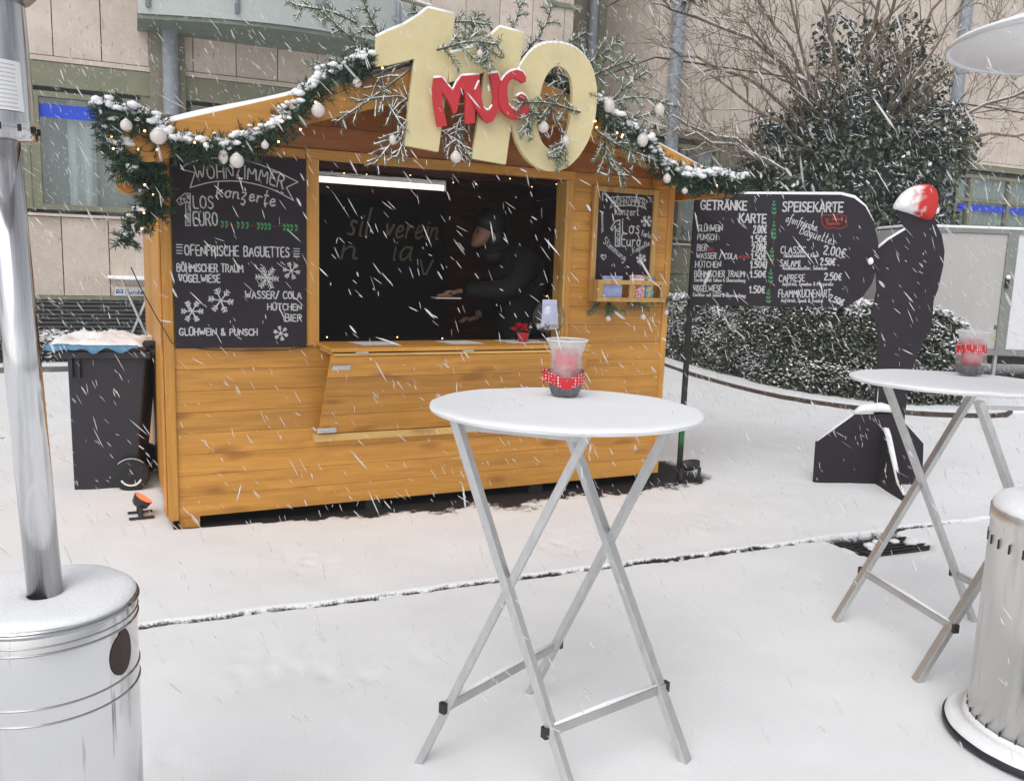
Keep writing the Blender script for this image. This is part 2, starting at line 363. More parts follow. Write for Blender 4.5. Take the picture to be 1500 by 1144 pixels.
def ground():
    s_ = np.concatenate([np.arange(-4.5, 4.5, .022), np.arange(4.5, 12, .06)])
    t_ = np.concatenate([np.arange(-3.2, -.12, .035), np.arange(-.12, .10, .007), np.arange(.10, 2.2, .03), np.arange(2.2, 9.5, .07)])
    S, T = np.meshgrid(s_, t_); 
    Xw = LX+S*math.cos(LA)-T*math.sin(LA); Yw = LY+S*math.sin(LA)+T*math.cos(LA)
    edge = (fb(S, T*0, 9, 4, 3)-.47)*.05+(fb(S, T*0+3, 34, 2, 13)-.4)*.012
    tt = T-edge*.6
    step = 1/(1+np.exp(-np.clip((tt-.004)/.0035, -40, 40)))
    Z = -.006+.011*step
    Z += (fb(Xw, Yw, 1.3, 3, 5)-.45)*.03+(fb(Xw, Yw, 7, 4, 8)-.45)*.007
    # rolled snow lip on the far side of the joint
    Z += .003*np.exp(-((tt-.02)/.02)**2)*(fb(S, T, 14, 3, 4))
    open_ = np.clip((fb(S, T*0, 1.9, 4, 21)-.30)*4, .66, 1)*np.clip((S+3)*2, 0, 1)*np.clip(1-(S-2.6)*1.2, .05, 1)
    wd = .006+.024*fb(S, T*0, 16, 4, 6)*open_
    bare = np.exp(-((tt+.004)/wd)**2)*open_
    bare *= np.clip((fb(Xw, Yw, 45, 2, 9)-.12)*4, 0, 1)
    # strip swept clear under the front of the hut
    dx, dy = Xw-HX, Yw-HY; U = dx*math.cos(HA)+dy*math.sin(HA); V_ = -dx*math.sin(HA)+dy*math.cos(HA)
    n = fb(Xw, Yw, 5, 5, 31)
    reach = .03+.27*np.clip((U-.3)/1.6, 0, 1)*np.clip((3.75-U)/.55, 0, 1)
    d = (-V_)/np.maximum(reach, .01)
    b2 = np.clip((1.0-d+(n-.47)*1.3+(fb(Xw, Yw, 30, 3, 77)-.45)*.9)*1.3, 0, .95)*(V_ < .5)*np.clip((U+.02)*12, 0, 1)*np.clip((3.75-U)*4, 0, 1)*np.where((V_ > -.02) & (U < .04), 0, 1)
    b2 = np.where((V_ > 0) & (U > 0.02) & (U < 3.2) & (V_ < 2), 1, b2)
    bare = np.maximum(bare, b2)
    for U1, V1_, w_ in ((-.1, JL1, .014), (-.45, JL2, .012)):
        bare = np.maximum(bare, np.exp(-((V_-V1_+(n-.47)*.03)/w_)**2)*(U < U1)*np.clip((fb(Xw, Yw, 9, 3, 61)-.36)*5, 0, .9))
    # scattered foot marks
    for fx, fy, rr in [(-.85, 2.95, .16), (-.55, 2.9, .14), (-.98, 2.3, .15), (-.72, 2.15, .13), (1.0, 2.2, .12), (-.3, 3.1, .12), (.3, 4.4, .2), (1.2, 4.9, .18), (-1.0, 4.0, .15), (3.2, 4.2, .15)]:
        g = np.exp(-(((Xw-fx)**2+(Yw-fy)**2)/rr**2)**2)
        mk = np.clip((fb(Xw, Yw, 26, 3, 41)-.50)*7, 0, 1)*g
        bare = np.maximum(bare, mk*.26); Z -= mk*.008
    Z -= bare*.012
    # drain hollow
    Q = [(1.80, 4.66), (2.32, 4.88), (2.42, 4.60), (1.96, 4.38)]
    ins = np.ones_like(Xw)*9
    for i in range(4):
        (x0, y0), (x1, y1) = Q[i], Q[(i+1) % 4]; l = math.hypot(x1-x0, y1-y0)
        ins = np.minimum(ins, ((x1-x0)*(Yw-y0)-(y1-y0)*(Xw-x0))/l*-1)
    dm = np.clip((ins+.01+(fb(Xw, Yw, 12, 3, 51)-.47)*.05)*40, 0, 1)
    Z = Z*(1-dm)+(-.07)*dm; bare = np.maximum(bare, dm)
    # side lane wetness towards the drain
    e = np.minimum(np.minimum((S+4.5), (12-S)), np.minimum(T+3.2, 9.5-T)); Z = np.where(e < .12, -.05, Z)
    ns, ntt = len(s_), len(t_)
    co = np.stack([Xw, Yw, Z], -1).reshape(-1, 3)
    idx = np.arange(ns*ntt).reshape(ntt, ns)
    q = np.stack([idx[:-1, :-1], idx[:-1, 1:], idx[1:, 1:], idx[1:, :-1]], -1).reshape(-1, 4)
    me = bpy.data.meshes.new('ground'); me.vertices.add(len(co)); me.vertices.foreach_set('co', co.ravel().astype(np.float32))
    me.loops.add(q.size); me.loops.foreach_set('vertex_index', q.ravel().astype(np.int32)); me.polygons.add(len(q))
    me.polygons.foreach_set('loop_start', np.arange(0, q.size, 4, dtype=np.int32)); me.polygons.foreach_set('use_smooth', [True]*len(q)); me.update(calc_edges=True)
    a = me.attributes.new('bare', 'FLOAT', 'POINT'); a.data.foreach_set('value', bare.ravel().astype(np.float32))
    m = bpy.data.materials.new('snow_over_paving'); m.use_nodes = True; t = m.node_tree; b = t.nodes['Principled BSDF']; N = t.nodes.new; L = t.links.new
    an = N('ShaderNodeAttribute'); an.attribute_name = 'bare'
    tc = N('ShaderNodeTexCoord'); n1 = N('ShaderNodeTexNoise'); n1.inputs['Scale'].default_value = 90; n1.inputs['Detail'].default_value = 6; L(tc.outputs['Object'], n1.inputs[0])
    ad = N('ShaderNodeMath'); ad.operation = 'MULTIPLY_ADD'; ad.inputs[1].default_value = .9; ad.inputs[2].default_value = -.45; L(n1.outputs['Fac'], ad.inputs[0])
    sm = N('ShaderNodeMath'); sm.operation = 'ADD'; L(an.outputs['Fac'], sm.inputs[0]); L(ad.outputs[0], sm.inputs[1])
    ga = N('ShaderNodeMath'); ga.operation = 'GREATER_THAN'; ga.inputs[1].default_value = .02; L(an.outputs['Fac'], ga.inputs[0])
    mr = N('ShaderNodeMapRange'); mr.inputs['From Min'].default_value = .25; mr.inputs['From Max'].default_value = .62; L(sm.outputs[0], mr.inputs['Value'])
    mu = N('ShaderNodeMath'); mu.operation = 'MULTIPLY'; L(mr.outputs[0], mu.inputs[0]); L(ga.outputs[0], mu.inputs[1])
    n2 = N('ShaderNodeTexNoise'); n2.inputs['Scale'].default_value = 2.2; n2.inputs['Detail'].default_value = 5; L(tc.outputs['Object'], n2.inputs[0])
    r2 = N('ShaderNodeValToRGB'); e = r2.color_ramp.elements; e[0].position = .35; e[0].color = (.90, .90, .905, 1); e[1].position = .65; e[1].color = (.94, .94, .945, 1); L(n2.outputs['Fac'], r2.inputs[0])
    r3 = N('ShaderNodeValToRGB'); e = r3.color_ramp.elements; e[0].position = .4; e[0].color = (.020, .017, .018, 1); e[1].position = .7; e[1].color = (.06, .048, .046, 1); L(n1.outputs['Fac'], r3.inputs[0])
    mx = N('ShaderNodeMixRGB'); L(mu.outputs[0], mx.inputs[0]); L(r2.outputs[0], mx.inputs[1]); L(r3.outputs[0], mx.inputs[2]); L(mx.outputs[0], b.inputs['Base Color'])
    b.inputs['Roughness'].default_value = .8; b.inputs['Specular IOR Level'].default_value = .25
    bp = N('ShaderNodeBump'); bp.inputs['Strength'].default_value = .25; bp.inputs['Distance'].default_value = .006; L(n1.outputs['Fac'], bp.inputs['Height']); L(bp.outputs[0], b.inputs['Normal'])
    me.materials.append(m)
    o = bpy.data.objects.new('snow_covered_ground', me); C.objects.link(o); prop(o, kind='structure')
    # surrounding sheet out to the horizon
    f = M(); f.add([(-250, -250, -.075), (250, -250, -.075), (250, 250, -.075), (-250, 250, -.075)], [(0, 1, 2, 3)])
    prop(f.build('ground', m), kind='structure')
    return m
GROUND = ground()

def mass(name, pts, col, fr='W'): ...

# ------------------------------------------------------------------ BUILDING behind (frame B, facade plane v = 8)
def travertine():
    m = bpy.data.materials.new('travertine'); m.use_nodes = True; t = m.node_tree; b = t.nodes['Principled BSDF']; N = t.nodes.new; L = t.links.new
    tc = N('ShaderNodeTexCoord'); oi = N('ShaderNodeObjectInfo'); ge = N('ShaderNodeNewGeometry')
    n1 = N('ShaderNodeTexNoise'); n1.inputs['Scale'].default_value = 2.2; n1.inputs['Detail'].default_value = 8; n1.inputs['Roughness'].default_value = .7; L(ge.outputs['Position'], n1.inputs[0])
    r = N('ShaderNodeValToRGB'); e = r.color_ramp.elements; e[0].position = .3; e[0].color = (.54, .45, .37, 1); e[1].position = .7; e[1].color = (.71, .61, .53, 1); L(n1.outputs['Fac'], r.inputs[0])
    mp = N('ShaderNodeMapping'); mp.inputs['Scale'].default_value = (5, 5, 1.2); L(ge.outputs['Position'], mp.inputs[0])
    v = N('ShaderNodeTexNoise'); v.inputs['Scale'].default_value = 9; v.inputs['Detail'].default_value = 3; L(mp.outputs[0], v.inputs[0])
    r2 = N('ShaderNodeValToRGB'); e = r2.color_ramp.elements; e[0].position = .27; e[0].color = (.45, .4, .35, 1); e[1].position = .36; e[1].color = (1, 1, 1, 1); L(v.outputs['Fac'], r2.inputs[0])
    mx = N('ShaderNodeMixRGB'); mx.blend_type = 'MULTIPLY'; mx.inputs[0].default_value = 1; L(r.outputs[0], mx.inputs[1]); L(r2.outputs[0], mx.inputs[2])
    mr = N('ShaderNodeMapRange'); mr.inputs['To Min'].default_value = .9; mr.inputs['To Max'].default_value = 1.06; L(oi.outputs['Random'], mr.inputs['Value'])
    h = N('ShaderNodeHueSaturation'); L(mr.outputs[0], h.inputs['Value']); L(mx.outputs[0], h.inputs['Color']); L(h.outputs[0], b.inputs['Base Color'])
    b.inputs['Roughness'].default_value = .75
    bp = N('ShaderNodeBump'); bp.inputs['Strength'].default_value = .3; bp.inputs['Distance'].default_value = .01; L(v.outputs['Fac'], bp.inputs['Height']); L(bp.outputs[0], b.inputs['Normal'])
    return m
TRAV = travertine()
OLIVE = mat('olive_painted_metal', (.235, .235, .155), .55, var=.18, vscale=5)
OLIVE2 = mat('weathered_concrete', (.27, .25, .19), .8, var=.35, vscale=4, stretch=(1, 1, .3))
JOINT = mat('dark_joint', (.05, .04, .035), .9)
PIPE = mat('grey_downpipe', (.30, .33, .37), .45, var=.2, vscale=4)
BLUE = mat('blue_film', (.016, .07, .62), .5)
CURT = mat('pale_curtain', (.46, .50, .50), .8, var=.3, vscale=3, stretch=(6, 6, .3))
ROOMD = mat('dim_room', (.19, .225, .22), .8, var=.35, vscale=1.5, stretch=(2, 2, .4))
GRILLE = mat('dark_grille', (.10, .105, .105), .5)
BALC = mat('frosted_balcony_panel', (.44, .48, .46), .35, var=.1, vscale=2)
BALG = mat('grey_green_balcony_edge', (.20, .25, .20), .6, var=.25, vscale=5)
def glassmat(name, tint=(.7, .8, .8), t=.75):
    m = bpy.data.materials.new(name); m.use_nodes = True; n = m.node_tree; n.nodes.clear(); N = n.nodes.new
    o = N('ShaderNodeOutputMaterial'); a = N('ShaderNodeBsdfTransparent'); a.inputs[0].default_value = (*tint, 1); g = N('ShaderNodeBsdfGlossy'); g.inputs['Roughness'].default_value = .05; g.inputs[0].default_value = (.9, .95, .95, 1)
    fr = N('ShaderNodeFresnel'); fr.inputs[0].default_value = 1.5; mr = N('ShaderNodeMapRange'); mr.inputs['To Min'].default_value = 1-t-.0; mr.inputs['To Max'].default_value = 1.; mr.inputs['From Min'].default_value = .04
    ge = N('ShaderNodeNewGeometry'); bf = N('ShaderNodeMath'); bf.operation = 'SUBTRACT'; bf.inputs[0].default_value = 1; n.links.new(ge.outputs['Backfacing'], bf.inputs[1]); mu = N('ShaderNodeMath'); mu.operation = 'MULTIPLY'; n.links.new(fr.outputs[0], mr.inputs['Value']); n.links.new(mr.outputs[0], mu.inputs[0]); n.links.new(bf.outputs[0], mu.inputs[1]); mx = N('ShaderNodeMixShader'); n.links.new(mu.outputs[0], mx.inputs[0]); n.links.new(a.outputs[0], mx.inputs[1]); n.links.new(g.outputs[0], mx.inputs[2]); n.links.new(mx.outputs[0], o.inputs[0])
    return m
PANE = glassmat('window_pane', (.90, .94, .93), .84)
CLEAR = glassmat('clear_glass', (.96, .97, .97), .93)

bld = thing('bank_building', 'long stone clad building with olive window bands filling the background', 'building', (0, 8.3, 0), 'B')
VB = 8.0
def bu(px, py=300): return at(px, py, VB, 'B')[0]
PITCH = .56; U0 = at(148, 60, VB, 'B')[0]
def panels(u0, u1, z0, z1, v=VB, ph=U0, parent=bld, name='stone_panel'):
    k = math.ceil((u0-ph)/PITCH-1e-6); xs = [u0]
    while ph+k*PITCH < u1-.03:
        if ph+k*PITCH > u0+.03: xs.append(ph+k*PITCH)
        k += 1
    xs.append(u1)
    for a, b in zip(xs[:-1], xs[1:]):
        dv = random.uniform(0, .004)
        M().box(a+.006, b-.006, v-dv, v+.035, z0+.005, z1-.005).build(name, TRAV, parent)
def window(u0, u1, z0, z1, muls=(), trans=(), stripe=None, fold=0, v=VB):
    w = M(); fw_ = .07
    w.box(u0, u1, v-.015, v+.09, z1-fw_, z1); w.box(u0, u1, v-.015, v+.09, z0, z0+fw_)
    w.box(u0, u0+fw_, v-.013, v+.088, z0+fw_, z1-fw_); w.box(u1-fw_, u1, v-.013, v+.088, z0+fw_, z1-fw_)
    for mu_ in muls: w.box(mu_-.045, mu_+.045, v-.012, v+.086, z0+fw_, z1-fw_)
    for tz in trans: w.box(u0+fw_, u1-fw_, v-.010, v+.084, tz-.035, tz+.035)
    wo_ = w.build('window', OLIVE, bld)
    p = M().box(u0+fw_, u1-fw_, v+.040, v+.046, z0+fw_, z1-fw_).build('pane', PANE, wo_)
    c = M(); n = int((u1-u0)/.05); 
    for i in range(n):
        a = u0+.05+(u1-u0-.1)*i/n; b = u0+.05+(u1-u0-.1)*(i+1)/n
        if fold is not None and (i//7) % 3 != fold: continue
        d0 = .12+.025*math.sin(i*1.9); d1 = .12+.025*math.sin((i+1)*1.9)
        c.add([(a, v+d0, z0), (b, v+d1, z0), (b, v+d1, z1), (a, v+d0, z1)], [(0, 1, 2, 3)])
    if c.n: c.build('curtain', CURT, wo_)
    M().box(u0-.05, u1+.05, v+.20, v+.22, z0-.1, z1+.1).build('room_backdrop', ROOMD, wo_)
    if stripe: M().box(u0+fw_, u1-fw_, v+.0362, v+.0385, *stripe).build('blue_film', BLUE, wo_)
# core
pL, pR = bu(219, 105), bu(271, 110)      # concrete pillar
uRec0 = bu(838, 80); uRec1 = at(962, 84, VB, 'B')[0]; REC = 1.75
M().box(-12, uRec0-.02, VB+.45, VB+4, -.2, 9).build('wall_core', JOINT, bld)
M().box(uRec1+.06, 30, VB+.45, VB+4, -.2, 9).build('wall_core', JOINT, bld)
ZP0, ZP1 = 3.81, 7.5
# stone above the window band
panels(-7, pL, ZP0+.07, ZP1); panels(pR, uRec0, ZP0+.07, ZP1)
for a, b in ((-7, pL), (pR, uRec0), (uRec1+.1, 26)):
    M().box(a, b, VB-.03, VB+.03, ZP0, ZP0+.06).build('stone_lip', TRAV, bld)
M().box(pL, pR, VB-.12, VB+.2, 0, ZP1).build('pillar', OLIVE2, bld, bevel=.01)
panels(uRec1+.02, 26, ZP0+.07, 4.96, ph=at(996, 100, VB, 'B')[0]); panels(uRec1+.02, 26, 4.98, ZP1, ph=at(996, 100, VB, 'B')[0])
# recess with its return wall
for z0, z1 in ((0, 1.9), (1.91, 3.8), (3.81, 4.96), (4.98, 6.2), (6.22, 7.5)):
    for k in range(2):
        a, b = VB+.01+k*REC/2, VB+(k+1)*REC/2-.008
        M().box(uRec1-.02, uRec1+.015, a, b, z0+.004, z1-.004).build('stone_panel', TRAV, bld)
M().box(uRec0-.3, uRec1+.05, VB+REC, VB+REC+.1, 0, 7.5).build('recess_wall', OLIVE2, bld)
M().box(uRec0, uRec0+.02, VB+.03, VB+REC, 0, 7.5).build('recess_wall', OLIVE2, bld)
M().box(uRec0-.5, uRec0+.12, VB-.04, VB+.05, 5.50, 5.57).build('ledge', OLIVE, bld)
def dpipe(u, v, r=.06, z0=0, z1=7.5):
    t = thing('downpipe', '', 'downpipe', (u, v, 0), 'B', group=None)
    return t
def pipe(u, v, r, label):
    o = M().tube([(u, v, -.02), (u, v, 7.5)], r, 14, False).build('downpipe', PIPE, bld, smooth=True)
    for z in (1.2, 3.2, 5.05): M().tube([(u, v, z-.02), (u, v, z+.02)], r+.012, 14).build('bracket', PIPE, o)
pipe(bu(250, 150)-.0, VB-.20, .10, '')
pipe(at(868, 60, VB+REC-.15, 'B')[0], VB+REC-.15, .085, '')
pipe(bu(984, 100), VB-.13, .115, '')
pipe(bu(1391, 190), VB-.10, .11, '')
M().box(bu(1391, 190)-.36, bu(1391, 190)-.14, VB-.02, VB+.05, 0, 3.8).build('pillar', OLIVE2, bld)
# left bay: olive fascia, window, sill, stone, grille
def bay(u0, u1, wins, fasc=(3.50, 3.80), sill=1.90, low='stone'):
    M().box(u0, u1, VB-.02, VB+.06, *fasc).build('fascia', OLIVE, bld)
    M().box(u0, u1, VB-.06, VB+.05, sill-.035, sill+.0).build('sill', TRAV, bld)
    if low == 'stone': panels(u0, u1, .83, sill-.04, ph=at(92, 380, VB, 'B')[0])
    else: M().box(u0, u1, VB-.0, VB+.05, .9, 1.35).build('apron_panel', OLIVE, bld); M().box(u0, u1, VB-.0, VB+.05, 1.36, sill-.04).build('apron_panel', OLIVE, bld)
wl0, wl1 = bu(50, 210), bu(208, 210)
bay(-7, pL, None)
window(wl0, wl1, 1.95, 3.44, stripe=(3.12, 3.29), fold=1)
window(wl0-1.6, wl0-.05, 1.95, 3.44, stripe=(3.12, 3.29))
M().box(wl0-.05, wl0, VB, VB+.05, 1.95, 3.5).build('mullion', OLIVE, bld); M().box(wl1, pL, VB, VB+.05, 1.9, 3.5).build('mullion', OLIVE, bld)
bay(pR, uRec0, None)
k = pR+.06
while k < uRec0-.8: window(k, min(k+1.45, uRec0-.05), 1.95, 3.44, stripe=(3.12, 3.29)); k += 1.5
# plinth grille: individual slats
for a, b in ((-3.2, -1.6), (-1.58, pL), (pR, pR+1.6)):
    M().box(a, b, VB-.03, VB+.02, .78, .83).build('grille_frame', OLIVE, bld)
    for i in range(11): M().prismx([(VB-.03, .74-.056*i), (VB+.01, .765-.056*i), (VB+.01, .775-.056*i), (VB-.03, .75-.056*i)], a, b).build('grille_slat', GRILLE, bld)
M().box(-7, -3.22, VB-.03, VB+.02, 0, .82).build('plinth', OLIVE2, bld); M().box(pR+1.62, uRec0, VB-.03, VB+.02, 0, .82).build('plinth', OLIVE2, bld)
# right wing windows
bay(uRec1+.02, 26, None, fasc=(3.70, 3.80), low='olive')
M().box(uRec1+.02, 26, VB-.03, VB+.02, 0, .9).build('plinth', OLIVE2, bld)
rw = [bu(940, 240), bu(1068, 240), bu(1098, 240), bu(1165, 260), bu(1230, 270), bu(1380, 280)]
window(max(uRec1+.05, rw[0]), bu(1052, 240), 1.95, 3.60, muls=(bu(1000, 240),), stripe=(3.05, 3.24), fold=0)
M().box(bu(1054, 240), bu(1072, 240), VB, VB+.05, 0, 3.7).build('mullion', OLIVE2, bld)
M().box(bu(1073, 240), bu(1097, 240), VB-.05, VB+.1, 0, 3.8).build('pillar', OLIVE2, bld)
window(bu(1099, 240), bu(1172, 240), 1.95, 3.60, stripe=(3.05, 3.24), fold=2)
window(bu(1176, 240), bu(1370, 240), 1.95, 3.60, muls=(bu(1240, 240), bu(1305, 240)), stripe=(3.05, 3.24))
x0 = bu(1399, 290)
window(x0, x0+1.2*2.6, 2.5, 3.60, muls=(bu(1421, 290), bu(1477, 300)), trans=(3.08,), stripe=(2.86, 3.0), fold=None)
window(x0+1.2*2.6+.05, x0+7, 2.5, 3.60, muls=(x0+4.2, x0+5.3), trans=(3.08,), stripe=(2.86, 3.0), fold=None)
M().box(x0, x0+7, VB+.01, VB+.05, 1.9, 2.5).build('apron_panel', OLIVE, bld)
# balcony, slightly bowed
bal = thing('balcony', 'curved grey green balcony with pale panels above the left window', 'balcony', (at(205, 45, 7.2, 'B')[0], 7.6, at(205, 45, 7.2, 'B')[1]), 'B')
ub0 = at(203, 47, 7.3, 'B')[0]; zb = at(300, 58, VB-.02, 'B')[1]; ub1 = ub0+3.8
def bowv(u): t = (u-ub0)/(ub1-ub0); return 7.30-.42*math.sin(math.pi*t)
N_ = 16; us = [ub0+(ub1-ub0)*i/N_ for i in range(N_+1)]
e_ = M(); p_ = M(); r_ = M()
for i in range(N_):
    a, b = us[i], us[i+1]; va, vb_ = bowv(a), bowv(b)
    e_.add([(a, va, zb), (b, vb_, zb), (b, vb_, zb+.07), (a, va, zb+.07), (a, VB-.0, zb), (b, VB-.0, zb), (b, VB, zb+.07), (a, VB, zb+.07)], [(0, 1, 2, 3), (0, 4, 5, 1), (3, 2, 6, 7)])
    p_.add([(a, va-.03, zb+.05), (b, vb_-.03, zb+.05), (b, vb_-.03, zb+.62), (a, va-.03, zb+.62), (a, va-.01, zb+.09), (b, vb_-.01, zb+.09), (b, vb_-.01, zb+.62), (a, va-.01, zb+.62)], [(0, 1, 2, 3), (7, 6, 5, 4), (3, 2, 6, 7), (0, 4, 5, 1)])
e_.box(ub0-.01, ub0, 7.3, VB, zb, zb+.07)
e_.build('slab_edge', BALG, bal); p_.build('panel', BALC, bal)
r_.tube([(u, bowv(u)-.02, zb+.66) for u in us], .022, 8); r_.build('rail', OLIVE, bal)
M().tube([(u, bowv(u)-.02, zb+.695) for u in us], .02, 6).build('snow', SNOW, bal)
for f in (.03, .3, .58, .86):
    u = ub0+(ub1-ub0)*f; v = bowv(u)-.06
    q = M().tube([(u, v, zb+.12), (u, v, zb+1.0)], .028, 10).build('post', PIPE, bal, smooth=True)
    M().box(u-.10, u+.10, v+.0, v+.03, zb+.36, zb+.42).build('clamp', PIPE, q)
# small bank notice on the stone below the window
sg = thing('direction_sign', 'small white sign with a blue emblem and blue word low on the stone wall', 'sign', (at(190, 427, 7.97, 'B')[0], 7.97, at(190, 434, 7.97, 'B')[1]), 'B')
(a, z1_), (b, z0_) = at(168, 420, 7.975, 'B'), at(240, 434, 7.975, 'B')
M().box(a, b, 7.965, 7.985, z0_, z1_).build('plate', WHITEP, sg)
SB = mat('sign_blue', (.03, .07, .32), .5); mb = M()
wr = Writer('B', 7.963, lambda x, y: (x, y))
mb.add([(p[0], 7.9625, p[1]) for p in (wr.pt(170, 430.5), wr.pt(180, 430.5), wr.pt(180, 424), wr.pt(170, 424))], [(0, 1, 2, 3)]).build('emblem', SB, sg)
mb = M(); wr.text(mb, 'Kunden', [(184, 430.5), (214, 431)], 6.5, 1.1); mb.build('lettering', SB, sg)
mb = M(); wr.v = 7.960
wr.line(mb, [(172, 427), (175, 425.5), (178, 427)], 1.2); wr.line(mb, [(173, 429.5), (177, 429.5)], 1); mb.build('emblem_mark', WHITEP, sg)

# ------------------------------------------------------------------ HUT (frame H: u along the front, v into the hut)
HW, HD = 3.21, 2.0
RU = HW/2; RZ = 2.60; SL = .33; OVL = .165; VF = -.42; VK = 2.35
def roofz(u): return RZ-SL*abs(u-RU)
hut = thing('market_hut', 'honey coloured wooden market hut with open serving hatch and snowy gable roof', 'market hut', (RU, HD/2, 0), 'H')
def brd(u0, u1, z0, z1, v0, v1, m, name='plank'):
    return M().box(u0, u1, v0, v1, z0+.0007, z1-.0007).build(name, m, hut, bevel=.0010)
NB = 8; zs = [.055+(.985-.055)*i/NB for i in range(NB+1)]
for i in range(NB): brd(.04, HW-.04, zs[i], zs[i+1], .003+random.uniform(0, .001), .03, WX)
zt = [.985+(2.069-.985)*i/9 for i in range(10)]
for i in range(9):
    brd(.04, .745, zt[i], zt[i+1], .003, .03, WX); brd(2.425, HW-.04, zt[i], zt[i+1], .003+random.uniform(0, .001), .03, WX)
# corner boards, hatch frame
M().box(0, .05, -.012, .05, .045, 2.06).build('corner_board', WZ, hut, bevel=.003)
M().box(HW-.045, HW, -.004, .05, .06, 2.06).build('corner_board', WZ, hut, bevel=.003)
M().box(.742, .800, -.014, .05, .985, 2.015).build('hatch_post', WZ, hut, bevel=.003)
M().box(.8005, .813, -.010, .12, .99, 2.012).build('hatch_trim', WLZ, hut)
M().box(2.390, 2.425, -.014, .05, .93, 2.015).build('hatch_post', WZ, hut, bevel=.003)
M().box(2.372, 2.3895, -.010, .12, .99, 2.012).build('hatch_trim', WLZ, hut)
M().box(.742, 2.425, -.022, .05, 2.016, 2.068).build('lintel', WX, hut, bevel=.003)
M().box(.05, .7415, -.010, .05, 2.010, 2.062).build('lintel', WX, hut, bevel=.003)
M().box(.813, 2.372, .0, .12, .960, .990).build('hatch_sill', WX, hut)
# gable boards
z = 2.07
while z < roofz(RU)-.03:
    z2 = min(z+.125, roofz(RU)-.01); lo, hi = z+.001, z2-.001
    def ux(zz): return max(0, min(RU, RU-(RZ-zz)/SL))
    a0 = max(.0, RU-(RZ-.03-lo)/SL); a1 = max(.0, RU-(RZ-.03-hi)/SL)
    P = [(a0, lo), (HW-a0, lo)]
    if a0 == 0 and a1 > 0: zc = roofz(0)-.03; P = [(0, lo), (HW, lo), (HW, max(lo+.001, zc)), (HW-a1, hi), (a1, hi), (0, max(lo+.001, zc))]
    else: P += [(HW-a1, hi), (a1, hi)]
    M().prism(P, -.006, .03).build('gable_plank', WG, hut, bevel=.0015)
    z = z2
# side and rear walls
for i in range(8):
    b0 = HD*i/8
    M().box(-.004+.004, .028, max(b0, .052)+.0015, HD*(i+1)/8-.0015, .05, 2.02).build('side_plank', WZ, hut)
    M().box(HW-.028, HW, max(b0, .052)+.0015, HD*(i+1)/8-.0015, .05, 2.02).build('side_plank', WZ, hut)
M().box(-.012, -.001, .055, .17, .05, 2.02).build('corner_board', WZ, hut, bevel=.003)
for i in range(16): M().box(0, HW, HD, HD+.028, .05+.125*i+.001, .05+.125*(i+1)-.001).build('rear_plank', WX, hut)
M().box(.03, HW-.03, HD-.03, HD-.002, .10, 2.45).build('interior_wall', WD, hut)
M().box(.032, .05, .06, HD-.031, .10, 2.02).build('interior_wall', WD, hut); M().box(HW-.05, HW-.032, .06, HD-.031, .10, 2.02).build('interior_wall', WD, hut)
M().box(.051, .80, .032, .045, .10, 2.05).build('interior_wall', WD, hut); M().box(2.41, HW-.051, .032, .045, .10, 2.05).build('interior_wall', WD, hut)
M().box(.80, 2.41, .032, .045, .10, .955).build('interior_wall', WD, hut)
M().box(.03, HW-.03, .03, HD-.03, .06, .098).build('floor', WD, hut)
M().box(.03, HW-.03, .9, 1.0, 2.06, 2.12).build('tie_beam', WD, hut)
for u0 in (.06, 1.1, 2.2, HW-.12): M().box(u0, u0+.1, .02, HD-.1, -.03, .050).build('skid', WY if u0 < .1 else DARK, hut)
